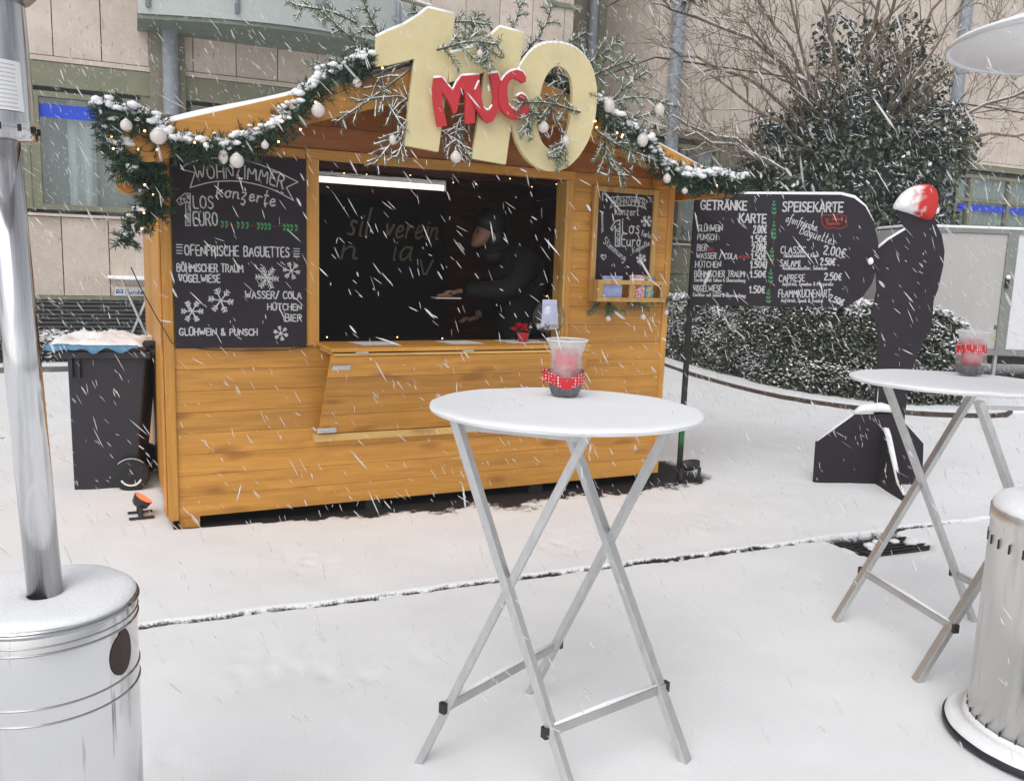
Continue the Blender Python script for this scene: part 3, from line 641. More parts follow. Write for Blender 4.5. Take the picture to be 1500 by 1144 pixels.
# roof
for s in (-1, 1):
    e = RU+s*(RU+OVL); ze = roofz(e)
    M().prism([(RU, RZ-.03), (e, ze-.03), (e, ze), (RU, RZ)], VF+.03, VK-.03).build('roof_deck', WY, hut)
    M().prism([(RU, RZ-.045), (e, ze-.045), (e, ze-.031), (RU, RZ-.031)], .035, HD-.035).build('roof_lining', WD, hut)
    # snow blanket with soft uneven edge
    nu, nv = 46, 60; S_ = M(); V = []
    for i in range(nu+1):
        for j in range(nv+1):
            u = RU+(e-RU)*1.012*i/nu; v = VF-.012+(VK-VF+.02)*j/nv
            ed = min(1, min(i*.0+((nu-i)/nu*1.8), j/nv*2.9, (nv-j)/nv*2.9)/.06)
            ed = max(0, ed)**.5
            zz = roofz(u)+.004+(.030+.012*mnoise.noise(Vector((u*3, v*3, s))))*ed
            V.append((u, v+.004*mnoise.noise(Vector((u*9, v*9, 5))), zz))
    fc = [(i*(nv+1)+j, (i+1)*(nv+1)+j, (i+1)*(nv+1)+j+1, i*(nv+1)+j+1) for i in range(nu) for j in range(nv)]
    if s < 0: fc = [f[::-1] for f in fc]
    S_.add(V, fc)
    S_.prism([(RU, RZ+.001), (e, ze+.001), (e, ze+.008), (RU, RZ+.008)], VF-.012, VK)
    S_.build('roof_snow', SNOW, hut, smooth=True)
    # bargeboards
    for v0, v1, nm in ((VF-.022, VF+.004, 'bargeboard'), (VK-.03, VK-.004, 'bargeboard')):
        hb = .155
        P = [(RU, RZ+.002), (e-s*0, ze+.002), (e, ze-.07), (e-s*.05, ze+.0165-hb+.02), (e-s*.10, ze+.033-hb), (RU, RZ-hb)] if s < 0 else [(RU, RZ+.002), (e, ze+.002), (e, ze-.03), (e-.10, ze+.033-.10), (e-.32, ze+.105-hb), (RU, RZ-hb)]
        M().prism(P, v0, v1).build(nm, WX, hut, bevel=.003)
    M().prism([(e-s*.06, ze-.065), (e-s*.01, ze-.065), (e-s*.01, ze-.032), (e-s*.06, ze-.016)], VF+.01, VK-.035).build('eave_board', WY, hut)
    for uu in (.35, .9):
        uc = RU+s*(RU*uu); M().box(uc-.03, uc+.03, VF+.008, -.008, roofz(uc)-.115, roofz(uc)-.045).build('purlin', WY, hut)
# folding counter: shelf, slanted flap, batten, hardware
for a, b in ((0.0, .175), (.178, .352)):
    M().box(.80, 2.395, -.005-b, -.005-a, .992, 1.014).build('shelf_board', WX, hut, bevel=.003)
M().box(.815, 2.39, -.352, -.02, .970, .984).build('shelf_board', WL, hut, bevel=.002)
for u in (.93, 1.55, 2.3): M().box(u, u+.07, -.358, -.3, .9845, .9915).build('hinge', ALU, hut)
P0, P1 = (-.352, .962), (-.055, .492)
for i in range(4):
    y0 = P0[0]+(P1[0]-P0[0])*(i/4+.003); z0 = P0[1]+(P1[1]-P0[1])*(i/4+.003); y1 = P0[0]+(P1[0]-P0[0])*((i+1)/4-.003); z1 = P0[1]+(P1[1]-P0[1])*((i+1)/4-.003)
    M().prismx([(y0, z0), (y1, z1), (y1+.018, z1+.012), (y0+.018, z0+.012)], .800, 2.395).build('flap_plank', WX, hut)
M().box(.775, 2.42, -.062, -.001, .445, .488).build('batten', WL, hut, bevel=.003)
for u, t in ((.86, .12), (2.28, .14)):
    y = P0[0]+(P1[0]-P0[0])*t; z = P0[1]+(P1[1]-P0[1])*t
    hh = M().bar((u-.05, y-.008, z), (u+.05, y-.008, z), .03, .008, (0, .85, .5)).build('latch', ALU, hut)
for u in (.84, 2.3):
    M().bar((u-.055, -.080, .515), (u+.055, -.080, .515), .012, .03).build('latch', ALU, hut, bevel=.003)
    M().tube([(u-.03, -.09, .52), (u+.02, -.095, .525)], .008, 8).build('latch_bolt', ALU, hut)
# flourescent tube inside
tb = thing('fluorescent_lamp', 'bright white fluorescent tube glowing under the ceiling of the hut', 'lamp', (1.2, .4, at(560, 262, .4)[1]), 'H')
a, b = at(455, 262, .4), at(652, 268, .4); zl = a[1]+.0
TUBE = mat('lit_tube', (1, .95, .9), .4, emis=(1, .89, .77), estr=.85)
M().tube([(.62, .4, zl), (b[0]-.012, .4, zl)], .017, 12).build('tube', TUBE, tb, smooth=True)
M().box(.60, b[0], .385, .415, zl+.018, zl+.045).build('fitting', WHITEP, tb)
for u in (.60, b[0]-.012): M().box(u-.0, u+.012, .382, .418, zl-.02, zl+.0175).build('end_cap', WHITEP, tb)
# banner on the rear wall
bn = thing('banner', 'black fabric banner with pale italic words hung inside the hut', 'banner', (1.2, 1.72, 1.0), 'H')
M().box(at(430, 300, 1.72)[0], at(651, 300, 1.72)[0], 1.72, 1.735, .75, at(560, 292, 1.72)[1]).build('cloth', mat('black_cloth', (.026, .024, .028), .9), bn)
BL = mat('dull_gold_print', (.36, .31, .21), .8); mb = M()
wr = Writer('H', 1.716, lambda x, y: (440+x/3.571, 220+y/3.57))
wr.text(mb, 'sil', [(245, 445), (350, 450)], 140, 13, .22); wr.text(mb, 'verein', [(440, 455), (715, 468)], 125, 12, .22)
wr.text(mb, 'n', [(215, 568), (290, 570)], 130, 12, .22); wr.text(mb, 'ia', [(478, 575), (575, 578)], 130, 12, .22); wr.text(mb, 'V', [(615, 668), (680, 668)], 95, 11, .15)
mb.build('lettering', BL, bn)

# ------------------------------------------------------------------ CHALKBOARDS
def board(px0, px1, py0, py1, v): 
    (a, z1), (b, z0) = at(px0, py0, v), at(px1, py1, v); return a, b, z0, z1
V1 = -.034
cb = thing('chalkboard', 'large black chalkboard lettered in white with snowflakes, left of the serving hatch', 'chalkboard', (.40, -.03, .985), 'H')
M().box(.054, .738, -.030, -.0145, .988, 2.005).build('board', BLACKB, cb, bevel=.002)
wr = Writer('H', V1+.002, lambda x, y: (230+x/3.692, 210+y/3.69)); S = 7.5; mb = M()
wr.line(mb, chaik([(128, 140), (165, 108), (260, 82), (430, 78), (600, 130), (762, 210)])+[(700, 240), (738, 310)]+chaik([(738, 310), (640, 255), (540, 222), (430, 203), (300, 207), (180, 240)])+[(205, 160), (128, 140)], 6)
mb.build('ribbon_drawing', CHALK, cb); mb = M()
wr.text(mb, 'WOHNZIMMER', [(208, 196), (330, 190), (450, 190), (540, 200), (610, 222), (680, 247)], 72, S)
mb.build('lettering', CHALK, cb); mb = M()
wr.text(mb, 'konzerte', [(322, 288), (430, 300), (540, 318), (635, 342)], 78, 8, .1); mb.build('lettering', CHALK, cb); mb = M()
wr.text(mb, 'LOS', [(198, 352), (305, 354)], 68, S); wr.text(mb, 'EURO', [(198, 445), (328, 445)], 74, S)
wr.line(mb, [(105, 310), (150, 272), (180, 272), (180, 445), (155, 445), (155, 318), (125, 335), (105, 310)], 5)
for i in range(60):
    x, y = random.uniform(157, 178), random.uniform(280, 440); wr.line(mb, [(x, y), (x+5, y+6)], 4)
for i in range(14):
    x, y = random.uniform(120, 150), random.uniform(295, 322); wr.line(mb, [(x, y), (x+5, y+5)], 4)
mb.build('lettering', CHALK, cb); mb = M()
for y in (548, 563, 580, 595): wr.line(mb, [(105, y), (136, y+1)], 6)
for y in (570, 584, 598, 612): wr.line(mb, [(740, y), (770, y+1)], 6)
wr.text(mb, 'OFENFRISCHE BAGUETTES', [(150, 605), (715, 615)], 56, S); mb.build('lettering', CHALK, cb); mb = M()
wr.text(mb, 'BÖHMISCHER TRAUM', [(108, 693), (465, 698)], 45, 7); wr.text(mb, 'VOGELWIESE', [(118, 750), (340, 752)], 42, 7)
wr.text(mb, 'WASSER/ COLA', [(478, 838), (780, 841)], 42, 7); wr.text(mb, 'HÜTCHEN', [(598, 901), (780, 903)], 38, 7); wr.text(mb, 'BIER', [(694, 962), (782, 963)], 42, 7)
wr.text(mb, 'GLÜHWEIN & PUNSCH', [(122, 1037), (542, 1038)], 38, 7); mb.build('lettering', CHALK, cb); mb = M()
wr.flake(mb, 595, 728, 60, 6, .1, 1); wr.flake(mb, 727, 690, 45, 6, .2); wr.flake(mb, 345, 850, 66, 7, .15); wr.flake(mb, 190, 908, 58, 7, 0.02); wr.flake(mb, 670, 1027, 38, 6, .3)
mb.build('snowflake_drawing', CHALK, cb); mb = M()
for x in (345, 368, 430, 455, 480, 540, 560, 580, 600, 680, 700, 720, 745):
    wr.leaf(mb, x+16, 440+(x-345)*.05, math.pi-.9, 24); wr.leaf(mb, x+16, 438+(x-345)*.05, math.pi+.9, 26)
mb.build('vine_drawing', GREENCH, cb)
mb = M(); wr.line(mb, [(330, 440), (765, 452)], 2.5); mb.build('vine_stem', REDCH, cb)

# small board with brochure box
V2 = -.022
nb = thing('noticeboard', 'small wood framed chalkboard with a brochure box, right of the serving hatch', 'noticeboard', (2.85, -.02, 1.26), 'H')
cv = lambda x, y: (860+x/5.2, 260+y/5.2)
def q2(x, y, v): return at(*cv(x, y), v)
pts = [q2(75, 62, V2), q2(545, 88, V2), q2(520, 700, V2), q2(48, 690, V2)]
ua, ub, za, zb_ = 2.565, 3.060, 1.38, pts[0][1]
M().box(ua+.01, ub-.01, -.014, -.002, za, zb_-.01).build('board', BLACKB, nb)
for (a, b, c, d, mm) in ((ua, ua+.035, 1.30, zb_, WFR), (ub-.035, ub, 1.30, zb_, WFR)): M().box(a, b, -.030, -.0005, c, d).build('frame', mm, nb, bevel=.003)
M().box(ua+.0355, ub-.0355, -.029, -.001, zb_-.035, zb_-.0005).build('frame', WFR, nb, bevel=.003)
wr = Writer('H', -.0145, cv); mb = M()
wr.line(mb, [(170, 160), (195, 150), (320, 148), (430, 160), (462, 185), (435, 205), (450, 245), (425, 225), (320, 215), (200, 220), (175, 235), (190, 195), (170, 160)], 6)
wr.text(mb, 'WOHNZIMMER', [(200, 212), (320, 210), (435, 222)], 46, 5); mb.build('lettering', CHALK, nb); mb = M()
wr.text(mb, 'konzert', [(212, 285), (392, 292)], 56, 6); wr.text(mb, 'LOS'.title(), [(268, 430), (400, 430)], 96, 8); wr.text(mb, 'Euro', [(262, 525), (405, 525)], 80, 8)
wr.line(mb, [(180, 390), (215, 335), (250, 325), (250, 525), (215, 525), (215, 370), (190, 405), (180, 390)], 7)
for i in range(40):
    x, y = random.uniform(220, 248), random.uniform(335, 520); wr.line(mb, [(x, y), (x+6, y+7)], 5)
mb.build('lettering', CHALK, nb); mb = M()
wr.text(mb, 'Karten', [(415, 445), (497, 468)], 38, 5); wr.text(mb, 'Stimmung', [(122, 500), (285, 640)], 44, 5); wr.text(mb, 'Kapelle', [(350, 580), (478, 515)], 34, 5)
wr.flake(mb, 455, 335, 42, 7); wr.flake(mb, 412, 622, 36, 8, .3); wr.line(mb, [(125, 628), (105, 600), (115, 588), (125, 600), (138, 588), (145, 605), (125, 628)], 6)
wr.line(mb, [(118, 175), (118, 120), (150, 140), (150, 185)], 7); wr.line(mb, [(465, 150), (490, 160), (480, 190)], 6)
for i in range(8): wr.line(mb, [(108+i*1.5, 270+i*20), (122, 262+i*20), (110, 280+i*20)], 6)
mb.build('lettering', CHALK, nb)
vb_ = -.095; zr0, zr1 = 1.262, 1.402; xa, xb = 2.575, 3.105
M().box(xa, xb, vb_, -.031, zr0, zr0+.010).build('box_floor', WFR, nb); 
for a in (xa-.013, xb+.001): M().box(a, a+.012, vb_, -.001, zr0, zr1).build('box_side', WFR, nb)
M().box(xa, xb, vb_-.012, vb_-.0005, zr1-.028, zr1).build('box_rail', WFR, nb, bevel=.002); M().box(xa, xb, vb_-.012, vb_-.0005, zr0, zr0+.028).build('box_rail', WFR, nb, bevel=.002)
for a in (xa, (xa+xb)/2-.02, xb-.04): M().box(a, a+.04, vb_-.013, vb_-.001, zr0+.0285, zr1-.0285).build('box_stile', WFR, nb, bevel=.002)
P1_ = mat('lilac_print', (.42, .45, .66), .4, col2=(.20, .25, .52), vscale=9, var=.1); P2_ = mat('red_print', (.45, .05, .07), .4, col2=(.62, .5, .5), vscale=60, mixlo=.5, mixhi=.52); P3_ = mat('bright_print', (.05, .30, .50), .4, col2=(.6, .4, .1), vscale=18, mixlo=.48, mixhi=.5)
for (a, b, zz, mm, lab) in ((2.625, 2.775, .155, P1_, 'lilac brochure standing in the left side of the box'), (2.83, 2.955, .165, P2_, 'red leaflet standing in the box under the small chalkboard'), (2.962, 3.02, .16, P3_, 'narrow colourful flyer at the right end of the box')):
    br = thing('brochure', lab, 'brochure', ((a+b)/2, vb_+.02, zr0+.0105), 'H', 'brochures in the box')
    M().box(a, b, vb_+.012, vb_+.022, zr0+.011, zr0+.011+zz).build('cover', mm, br)
    M().box(a+.012, b-.012, vb_+.0105, vb_+.0118, zr0+zz-.03, zr0+zz-.012).build('title_band', WHITEP, br)
for u, zz in ((2.66, 1.05), (2.92, 1.055), (3.12, 1.07)):
    pass

# ------------------------------------------------------------------ 110 / MUG SIGN
VS = -.50
sign = thing('number_sign', 'large gold number sign with red letters fixed on the gable of the hut', 'sign', (1.55, VS, 1.95), 'H')
cv = lambda x, y: (540+x/4.286, y/4.286)
def outl(P, v): return [at(*cv(*p), v) for p in P]
one1 = outl([(40, 420), (50, 235), (120, 200), (220, 160), (310, 105), (375, 52), (545, 92), (520, 330), (440, 955), (225, 915), (288, 370), (200, 395), (120, 412)], VS)
one2 = outl([(515, 335), (600, 318), (690, 280), (760, 235), (825, 172), (978, 210), (862, 1035), (652, 997), (728, 455), (640, 490), (506, 520)], VS-.012)
M().prism(one1, VS, VS+.03).build('digit', GOLD, sign, bevel=.002)
M().prism(one2, VS-.012, VS+.016).build('digit', GOLD, sign, bevel=.002)
O = [(1190, 268), (1290, 290), (1370, 360), (1420, 460), (1438, 590), (1425, 740), (1385, 880), (1320, 990), (1240, 1065), (1150, 1085), (1060, 1060), (980, 990), (925, 890), (898, 770), (900, 640), (920, 510), (960, 400), (1030, 310), (1100, 272)]
I = [(1190, 408), (1250, 445), (1278, 510), (1283, 600), (1275, 700), (1255, 800), (1230, 880), (1190, 935), (1150, 948), (1105, 925), (1075, 870), (1062, 800), (1062, 700), (1075, 610), (1095, 520), (1130, 450), (1160, 415)]
def ringm(O, I, v0, v1, n=72):
    def resamp(P):
        c = (sum(p[0] for p in I)/len(I), sum(p[1] for p in I)/len(I)); out = []
        for k in range(n):
            a = 2*math.pi*k/n; best = None
            for i in range(len(P)):
                p, q = P[i], P[(i+1) % len(P)]; dx, dy = math.cos(a), math.sin(a); ex, ey = q[0]-p[0], q[1]-p[1]
                den = dx*ey-dy*ex
                if abs(den) < 1e-9: continue
                t = ((p[0]-c[0])*ey-(p[1]-c[1])*ex)/den; s = ((p[0]-c[0])*dy-(p[1]-c[1])*dx)/den
                if t > 0 and -1e-6 <= s <= 1+1e-6: best = t if best is None else max(best, t)
            out.append((c[0]+math.cos(a)*best, c[1]+math.sin(a)*best))
        return out
    def sm(P):
        for _ in range(2): P = [tuple((P[i-1][k]+2*P[i][k]+P[(i+1) % n][k])/4 for k in (0, 1)) for i in range(n)]
        return P
    o_, i_ = outl(sm(resamp(O)), v0), outl(sm(resamp(I)), v0)
    mb = M(); V = [(p[0], v, p[1]) for v in (v0, v1) for P in (o_, i_) for p in P]; Fc = []
    for k in range(n):
        l = (k+1) % n; Fc += [(k, k+n, l+n, l), (k+2*n, l+2*n, l+3*n, k+3*n), (k, l, l+2*n, k+2*n), (k+n, k+3*n, l+3*n, l+n)]
    mb.add(V, Fc); return mb, o_
mb, zero_o = ringm(O, I, VS-.024, VS+.006); mb.build('digit', GOLD, sign)
cm = lambda x, y: (620+x/8.333, 90+y/8.336)
def outm(P, v): return [at(*cm(*p), v) for p in P]
Mo = outm([(135, 205), (235, 200), (300, 290), (365, 360), (410, 260), (470, 180), (690, 165), (695, 400), (660, 480), (635, 560), (635, 755), (515, 765), (515, 420), (495, 345), (470, 350), (440, 480), (415, 610), (395, 645), (370, 640), (345, 560), (300, 470), (225, 375), (235, 520), (295, 790), (180, 802), (130, 520), (118, 350)], VS-.05)
Uo = outm([(690, 240), (720, 480), (740, 560), (770, 600), (810, 598), (850, 540), (862, 440), (850, 310), (805, 155), (915, 140), (950, 240), (975, 420), (935, 560), (900, 650), (850, 735), (800, 755), (740, 720), (690, 650), (640, 570), (600, 480), (640, 350)], VS-.062)
Go = outm([(960, 240), (1010, 170), (1070, 125), (1150, 105), (1220, 130), (1258, 190), (1255, 255), (1215, 268), (1165, 230), (1110, 212), (1060, 240), (1030, 310), (1030, 420), (1045, 520), (1085, 575), (1140, 590), (1185, 560), (1200, 510), (1180, 460), (1145, 430), (1200, 395), (1260, 430), (1300, 510), (1300, 600), (1260, 680), (1190, 710), (1080, 708), (1010, 660), (960, 590), (925, 480), (925, 340)], VS-.074)
for P, v in ((Mo, VS-.05), (Uo, VS-.062), (Go, VS-.074)): M().prism(P, v, v+.022).build('letter', RED, sign, bevel=.0015)
for x in (1.25, 1.55, 1.9): M().box(x, x+.03, VS+.03, VF-.022, 2.1, 2.45 if x < 1.8 else 2.3).build('bracket', DARK, sign)
# snow on the upper edges
def edge_snow(poly, v0, v1, th=.012, parent=sign):
    mb = M(); n = len(poly); ar = sum(poly[i][0]*poly[(i+1) % n][1]-poly[(i+1) % n][0]*poly[i][1] for i in range(n))
    for i in range(n):
        p, q = poly[i], poly[(i+1) % n]; dx, dy = q[0]-p[0], q[1]-p[1]; l = math.hypot(dx, dy)
        if l < 1e-4: continue
        ny = -dx/l if ar > 0 else dx/l
        if ny < .35: continue
        mb.tube([(p[0], (v0+v1)/2, p[1]+.002), (q[0], (v0+v1)/2, q[1]+.002)], th*(.5+.5*ny), 7)
    if mb.n: mb.build('snow', SNOW, parent, smooth=True)
edge_snow(one1, VS, VS+.03); edge_snow(one2, VS-.012, VS+.016); edge_snow(zero_o, VS-.024, VS+.006)
for P, v in ((Mo, VS-.05), (Uo, VS-.062), (Go, VS-.074)): edge_snow(P, v, v+.022, .010)

# ------------------------------------------------------------------ greenery helpers
NEED = mat('fir_needles', (.040, .085, .045), .7, col2=(.016, .040, .024), vscale=25)
NEED2 = mat('spruce_needles', (.20, .26, .15), .7, col2=(.075, .12, .065), vscale=25)
TWIG = mat('brown_twig', (.10, .075, .045), .8, var=.4, vscale=20)
BAUB = mat('pearl_white_bauble', (.72, .66, .62), .28, var=.12, vscale=20)
BULB = mat('warm_bulb', (1, .7, .4), .4, emis=(1, .55, .18), estr=5)
CABLE = mat('dark_cable', (.03, .03, .028), .6)
def blades(C0, D, L_, W_, seed=0):
    """needle blades: centres C0, directions D"""
    n = len(C0); D = D/np.linalg.norm(D, axis=1, keepdims=True); r = rng.normal(size=(n, 3)); s = np.cross(D, r); s /= np.linalg.norm(s, axis=1, keepdims=True)
    L_ = np.asarray(L_).reshape(-1, 1); W_ = np.asarray(W_).reshape(-1, 1)
    V = np.stack([C0-s*W_/2, C0+s*W_/2, C0+D*L_*.6+s*W_*.45, C0+D*L_, C0+D*L_*.6-s*W_*.45], 1).reshape(-1, 3)
    return V, [(5*i, 5*i+1, 5*i+2, 5*i+3, 5*i+4) for i in range(n)]
def sample(P, step):
    P = [np.array(p, float) for p in P]; out = []
    for a, b in zip(P[:-1], P[1:]):
        l = np.linalg.norm(b-a); n = max(1, int(l/step))
        for i in range(n): out.append((a+(b-a)*i/n, (b-a)/max(l, 1e-6)))
    out.append((P[-1], (P[-1]-P[-2])/max(np.linalg.norm(P[-1]-P[-2]), 1e-6))); return out
def smooth3(P, k=2):
    for _ in range(k):
        q = [P[0]]
        for a, b in zip(P[:-1], P[1:]):
            a, b = np.array(a, float), np.array(b, float); q += [a*.75+b*.25, a*.25+b*.75]
        q.append(P[-1]); P = q
    return P
def garland(label, path, rad, snow=1., dens=1.):
    rad = rad*1.14
    g = thing('fir_garland', label, 'garland', tuple(path[0]), 'H', 'snowy fir garlands on the hut roof')
    P = smooth3(path, 2); S_ = sample(P, .012); nm = M(); sn = M()
    n = len(S_); tot = int(n*15*dens)
    cs = np.array([s[0] for s in S_]); ds = np.array([s[1] for s in S_])
    # tufts: sprigs standing out of the core with needles round them
    nt_ = int(n*5.2*dens)
    for _ in range(nt_):
        i = rng.integers(0, n); c = cs[i]; d = rng.normal(size=3); d -= ds[i]*d.dot(ds[i])*.5; d /= np.linalg.norm(d)
        L = rad*rng.uniform(.75, 1.35); k = 15
        t = rng.uniform(.25, 1, k)[:, None]; c0 = c+d*L*t
        dd = d*.9+rng.normal(size=(k, 3))*.75
        V, Fc = blades(c0, dd, rng.uniform(.022, .040, k), .0046); nm.add(V, Fc)
        if d[2] > .1 and random.random() < .22*snow:
            sn.ball(c+d*L*rng.uniform(.7, 1.02)+np.array([0, 0, .004]), rng.uniform(.007, .019), 1, .35, (1, 1, .65))
            V, Fc = blades(c0[:8]+np.array([0, 0, .003]), dd[:8]*.8+d, rng.uniform(.018, .03, 8), .0062); sn.add(V, Fc)
    for i in range(0, n*3):
        i = i//3
        if rng.random() < .62*snow:
            w = rad*.75; c = cs[i]+np.array([rng.normal()*w*.5, rng.normal()*w*.5, rad*.58+rng.normal()*.010])
            sn.ball(c, rng.uniform(.012, .034), 1, .35, (1, 1, .55))
    nm.build('needles', NEED, g); 
    if sn.n: sn.build('snow', SNOW, g, smooth=True)
    M().tube([p for p in P], .016, 6).build('stem', NEED, g)
    return g
def h3(px, py, v): a = at(px, py, v); return (a[0], v, a[1])
garland('thick snow laden fir garland swagged along the left roof edge', [h3(150, 166, -.44), h3(185, 168, -.46), h3(225, 190, -.48), h3(262, 215, -.47), h3(300, 222, -.47), h3(335, 222, -.47), h3(380, 208, -.47), h3(425, 182, -.47), h3(452, 142, -.46), h3(490, 112, -.46), h3(540, 92, -.46)], .062)
garland('fir garland tail hanging down beside the left corner of the hut', [h3(160, 168, -.42), h3(165, 215, -.40), h3(180, 250, -.36), h3(205, 262, -.30), h3(228, 262, -.22), h3(222, 290, -.18), h3(212, 315, -.16), h3(196, 340, -.16), h3(182, 357, -.16)], .060, .45)
garland('short dark fir garland bunched below the left eave', [h3(178, 222, -.44), h3(205, 232, -.42), h3(226, 245, -.36), h3(232, 280, -.22), h3(226, 318, -.14)], .058, .2)
garland('dark fir garland bunched behind the gold numbers along the ridge', [h3(545, 88, -.41), h3(600, 80, -.38), h3(660, 80, -.38), h3(720, 88, -.38), h3(780, 108, -.38), h3(830, 126, -.38), h3(868, 146, -.41)], .052, .6)
garland('fir garland with thick snow along the right roof edge', [h3(868, 150, -.46), h3(890, 172, -.46), h3(918, 195, -.47), h3(950, 214, -.47), h3(960, 240, -.47), h3(988, 258, -.47), h3(1010, 266, -.47), h3(1040, 262, -.47), h3(1068, 274, -.46), h3(1082, 268, -.45)], .062, 1.35)
garland('short snow heaped fir garland at the right tip of the roof', [h3(1005, 268, -.49), h3(1040, 262, -.49), h3(1062, 266, -.48), h3(1084, 268, -.46)], .062, 2.2)
def branch(P, nlen=.030, seedw=1., parent=None, snow=1., side=.13, step=.035, nd=.0022):
    P = [np.array(p, float) for p in smooth3(P, 2)]; nm = M(); sn = M(); st = M()
    tot = sum(np.linalg.norm(b-a) for a, b in zip(P[:-1], P[1:]))
    def twig(Q, r0, last):
        st.tube([tuple(q) for q in Q], [r0*(1-.7*i/(len(Q)-1)) for i in range(len(Q))], 5)
        S_ = sample(Q, nd); cs = np.array([s[0] for s in S_]); ds = np.array([s[1] for s in S_]); k = len(cs)
        r = rng.normal(size=(k, 3)); r[:, 2] = r[:, 2]*.5; s = np.cross(ds, r); s /= np.linalg.norm(s, axis=1, keepdims=True)
        V, Fc = blades(cs, ds*.75+s, nlen*rng.uniform(.7, 1.15, k), .0038); nm.add(V, Fc)
        if snow > 0:
            T = [q+np.array([0, 0, r0*.7+.002]) for q in Q]
            sn.tube([tuple(t+rng.normal(size=3)*.001) for t in T], [.0028*rng.uniform(.1, 1.5) for _ in T], 5)
            up_ = (s[:, 2] > .15) & (rng.random(k) < .30); c2 = cs[up_]+np.array([0, 0, .003])
            if len(c2): V, Fc = blades(c2, (ds*.75+s)[up_], nlen*.8, .0034*snow+.0006); sn.add(V, Fc)
    twig(P, .006, False); S_ = sample(P, step); sg = 1
    for i, (c, d) in enumerate(S_[2:-1]):
        f = (i+2)/len(S_); L = side*(1-f*.75)*rng.uniform(.7, 1.15); sg = -sg
        nrm = np.cross(d, np.array([.0, 1., 0.])); nrm /= np.linalg.norm(nrm)+1e-6
        dd = d*.8+nrm*sg*.75+rng.normal(size=3)*.12; dd /= np.linalg.norm(dd)
        Q = [c+dd*L*t+np.array([0, 0, -.03])*t*t*(L/.13) for t in np.linspace(0, 1, 5)]; twig(Q, .0035, True)
    return nm, sn, st
BR = [([(575, 112), (520, 62), (472, 18)], -.40), ([(575, 105), (500, 92), (458, 100)], -.42), ([(580, 90), (545, 35), (528, -12)], -.38), ([(560, 60), (500, 20), (430, 8)], -.36),
 ([(640, 110), (690, 55), (700, 22)], -.38), ([(655, 100), (640, 55), (605, 12)], -.38), ([(690, 105), (745, 60), (765, 2)], -.36), ([(750, 100), (820, 72), (858, 48)], -.38), ([(760, 90), (800, 40), (812, -5)], -.36), ([(640, 45), (670, 30), (720, 38)], -.40),
 ([(640, 74), (690, 60), (730, 66)], -.545), ([(700, 62), (715, 72), (712, 88)], -.55), ([(610, 95), (700, 88), (760, 80)], -.40), ([(860, 110), (800, 90), (730, 100)], -.40),
 ([(600, 92), (545, 110), (572, 160), (592, 192)], -.46), ([(598, 105), (545, 145), (492, 180)], -.47), ([(600, 150), (585, 140), (520, 150)], -.46), ([(592, 190), (570, 215), (548, 242)], -.47), ([(598, 140), (596, 200), (580, 232)], -.46), ([(575, 100), (585, 60), (600, 50)], -.40),
 ([(850, 165), (800, 150), (758, 152)], -.545), ([(835, 125), (805, 105), (845, 118)], -.46), ([(845, 110), (800, 170), (790, 222)], -.46), ([(800, 140), (820, 190), (840, 215)], -.47), ([(800, 170), (775, 165), (770, 195)], -.55), ([(830, 205), (820, 225), (815, 232)], -.545),
 ([(700, 150), (668, 180), (668, 222)], -.46), ([(690, 170), (670, 205), (690, 232)], -.46), ([(640, 190), (660, 200), (672, 232)], -.46),
 ([(872, 175), (915, 128), (948, 104)], -.44), ([(872, 160), (935, 138), (990, 158)], -.44), ([(880, 190), (935, 172), (975, 162)], -.44), ([(862, 115), (905, 95), (930, 88)], -.42), ([(860, 95), (890, 75), (905, 60)], -.42), ([(880, 150), (910, 185), (930, 240)], -.47), ([(885, 200), (890, 240), (915, 262)], -.48), ([(870, 190), (905, 215), (960, 236)], -.48), ([(870, 130), (890, 160), (915, 215)], -.46), ([(870, 100), (850, 80), (800, 70)], -.41)]
bs = thing('fir_branches', 'snow dusted fir branches bunched around the gold numbers on the gable', 'fir branches', (1.6, -.45, 2.3), 'H')
for bi_, (P, v) in enumerate(BR):
    P3 = [h3(p[0], p[1], v-.02*i) for i, p in enumerate(P)]
    nm, sn, st = branch(P3, snow=1.0) if not (14 <= bi_ <= 18 or bi_ in (21, 22, 23, 26, 27, 28)) else branch(P3, nlen=.019, snow=1.5, nd=.0042)
    s_ = st.build('stem', TWIG, bs); nm.build('needles', NEED2, s_); sn.build('snow', SNOW, s_, smooth=True)
bs2 = thing('fir_sprigs', 'small fir sprigs fixed below the brochure box', 'fir sprigs', (2.9, -.05, 1.25), 'H')
for P in ([(880, 441), (872, 450), (862, 458)], [(890, 442), (893, 452), (915, 456)], [(915, 441), (935, 445), (950, 452)], [(985, 440), (965, 440), (945, 440)], [(895, 441), (892, 452), (890, 460)]):
    nm, sn, st = branch([h3(p[0], p[1], -.05-.02*i) for i, p in enumerate(P)], snow=.3, side=.05)
    s_ = st.build('stem', TWIG, bs2); nm.build('needles', NEED2, s_)
